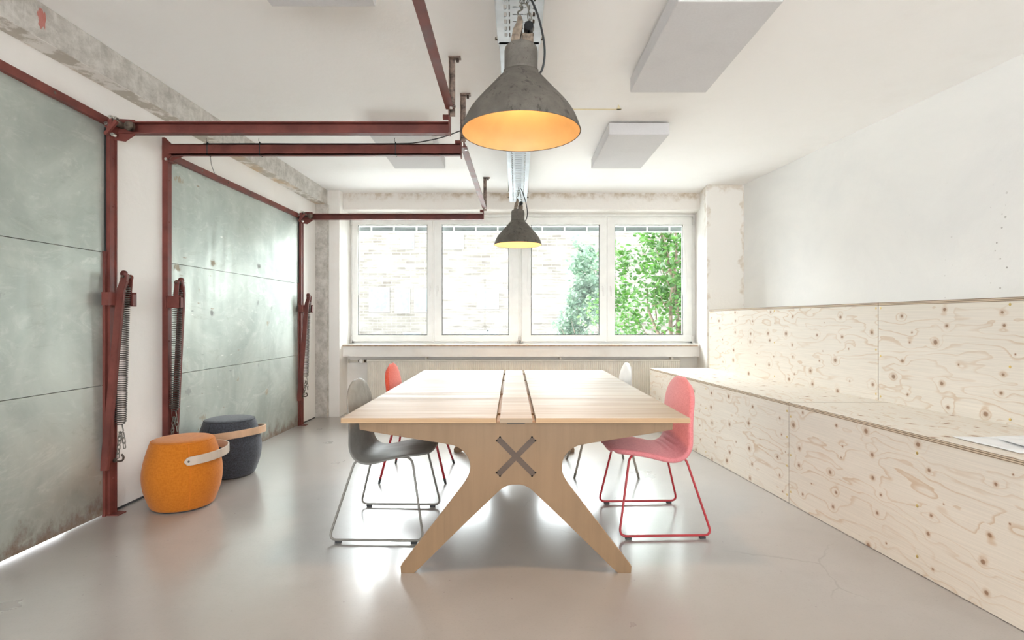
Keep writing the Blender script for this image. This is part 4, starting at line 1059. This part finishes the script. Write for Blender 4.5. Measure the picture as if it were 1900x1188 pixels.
# ------------------------------------------------------------------ outside
b = MB(); b.box(-60, 60, -60, 80, -.5, -.2); struct(b.build('ground_outside', M['ground']), 'pale paving outside', 'ground')
def leafmesh(b, spots, size, rnd):
    for p in spots:
        L = size * rnd.uniform(.6, 1.3); w = L * .36
        d = Vector((rnd.gauss(0, 1), rnd.gauss(0, 1), rnd.gauss(-.3, .6))).normalized(); up = Vector((rnd.gauss(0, .6), rnd.gauss(-.5, .6), 1)).normalized()
        s = d.cross(up).normalized(); n = s.cross(d)
        b.add([p, p + d * L * .35 + s * w + n * w * .25, p + d * L * .75 + s * w * .7 + n * w * .2, p + d * L, p + d * L * .75 - s * w * .7 + n * w * .2, p + d * L * .35 - s * w + n * w * .25, p + d * L * .5],
              [(0, 6, 1), (1, 6, 2), (2, 6, 3), (3, 6, 4), (4, 6, 5), (5, 6, 0)])
def tree(name, label, x, y, blobs, n, size, mat, seed, branches):
    rnd = random.Random(seed); r = thing(name, label, 'tree', (x, y, -.2))
    spots = []
    tot = sum(bl[3] ** 2 for bl in blobs)
    for bx, by, bz, br in blobs:
        for _ in range(int(n * br ** 2 / tot)):
            d = Vector((rnd.gauss(0, 1), rnd.gauss(0, 1), rnd.gauss(0, 1))).normalized() * br * rnd.random() ** .45
            p = Vector((bx, by, bz)) + d
            if mnoise.noise(p * 1.7 + Vector((seed, 0, 0))) > -.18 - .1 * (br > .8): spots.append(p)
    b = MB(); leafmesh(b, spots, size, rnd); b.build('foliage', mat, r)
    for k, (bx, by, bz, br) in enumerate(blobs[:branches]):
        b = MB(); p0 = Vector((x + rnd.uniform(-.15, .15), y, -.2)); p3 = Vector((bx, by, bz + br * .5)); 
        b.tube(spline([p0, p0.lerp(p3, .35) + Vector((rnd.uniform(-.15, .15), 0, .25)), p0.lerp(p3, .7) + Vector((rnd.uniform(-.2, .2), -.1, .15)), p3]), .05, 8, taper=lambda t: 1 - .85 * t)
        for q in range(4):
            a = p0.lerp(p3, .4 + q * .14); e = a + Vector((rnd.uniform(-.7, .7), rnd.uniform(-.6, .2), rnd.uniform(.3, .8)))
            b.tube(spline([a, a.lerp(e, .5) + Vector((0, 0, -.08)), e]), .017, 6, taper=lambda t: 1 - .8 * t)
        b.build('trunk', M['bark'], r)
rn = random.Random(3)
blobs = [(2.2 + rn.uniform(-.1, 2.6), 10.6 + rn.uniform(-.5, 1.1), .2 + rn.uniform(0, 3.6), rn.uniform(.45, .8)) for _ in range(34)]
tree('leafy_tree', 'dense green leafy tree filling the right-hand window pane', 3.2, 10.9, blobs, 15000, .105, M['leaf'], 5, 7)
rn = random.Random(11)
blobs = [(2.05 + .9 * (rn.random() - .5) * (1.7 - .35 * k / 4) + (.25 if k < 8 else .0), 15.2 + rn.uniform(-.6, .6), .1 + k * .185, rn.uniform(.32, .62)) for k in range(18)]
tree('pale_tree', 'pale sunlit tree standing before the brick house', 2.1, 15.2, blobs, 7000, .12, M['leaf_pale'], 9, 4)
r = thing('brick_house', 'pale brick house across the yard', 'building', (-2, 24, -.2))
b = MB(); b.box(-16, 9, 24, 30, -.2, 5.5); b.build('brick_facade', M['brick'], r)
for x, z, w, h in ((-5.15, 1.55, .55, 1.0), (-4.3, 1.6, .75, .95), (-3.6, 1.2, .3, 1.4), (-1.5, 1.75, .85, .75), (.1, 1.2, .45, 1.2), (-4.9, 4.4, .5, 1.0), (-6.3, 1.6, .8, 1.0), (-2.0, -.2, .95, .9), (-1.05, -.2, .4, .95), (2.1, -.2, 1.1, 1.0), (-4.8, -.2, .7, .8), (-.1, 4.3, .8, 1.0), (3.0, 1.4, .8, 1.2), (-3.0, 4.4, .8, 1.0)):
    b = MB(); t = .06; b.box(x - t, x + w + t, 23.96, 24.02, z - t, z + h + t); f = b.build('window', M['house_trim'], r)
    b = MB(); b.box(x, x + w, 23.94, 23.97, z, z + h); b.build('pane', M['house_glass'], f)

# ------------------------------------------------------------------ light and camera
w = bpy.data.worlds.new('sky'); sc.world = w; w.use_nodes = True
nt = w.node_tree; nt.nodes.clear()
tc = nt.nodes.new('ShaderNodeTexCoord'); sp = nt.nodes.new('ShaderNodeSeparateXYZ'); mr = nt.nodes.new('ShaderNodeMapRange'); bg = nt.nodes.new('ShaderNodeBackground'); ow = nt.nodes.new('ShaderNodeOutputWorld')
nt.links.new(tc.outputs['Generated'], sp.inputs[0]); nt.links.new(sp.outputs[1], mr.inputs[0])
mr.interpolation_type = 'SMOOTHSTEP'; mr.inputs[1].default_value = -.1; mr.inputs[2].default_value = .6
SKY_BACK, SKY_FRONT = 3.6, 13.0
mr.inputs[3].default_value = SKY_BACK; mr.inputs[4].default_value = SKY_FRONT
nt.links.new(mr.outputs[0], bg.inputs['Strength']); bg.inputs['Color'].default_value = (.93, .97, 1, 1); nt.links.new(bg.outputs[0], ow.inputs[0])
def portal(loc, rot, sx, sy):
    l = bpy.data.lights.new('sky_portal', 'AREA'); l.shape = 'RECTANGLE'; l.size = sx; l.size_y = sy
    l.cycles.is_portal = True
    o = bpy.data.objects.new('sky_portal', l); COL.objects.link(o); o.location = loc; o.rotation_euler = rot
portal((.13, YG + .30, 1.75), (-PI / 2, 0, 0), 4.6, 1.75)
portal((.5, YB - .3, 1.55), (PI / 2, 0, 0), 5.4, 2.2)

cam = bpy.data.cameras.new('camera'); cam.sensor_width = 36; cam.sensor_fit = 'HORIZONTAL'; cam.lens = 36 * 1000 / 1900; cam.clip_start = .05; cam.clip_end = 300
co = bpy.data.objects.new('camera', cam); COL.objects.link(co); co.location = (0, 0, EYE); co.rotation_euler = (PI / 2, 0, 0)
sc.camera = co
sc.view_settings.view_transform = 'Standard'; sc.view_settings.look = 'None'; sc.view_settings.gamma = 1; sc.view_settings.use_curve_mapping = False
sc.view_settings.exposure = .93
sc.cycles.max_bounces = 12; sc.cycles.diffuse_bounces = 7; sc.cycles.glossy_bounces = 5; sc.cycles.transparent_max_bounces = 12
sc.cycles.use_denoising = True; sc.cycles.caustics_reflective = True; sc.cycles.caustics_refractive = False; sc.cycles.sample_clamp_indirect = 8
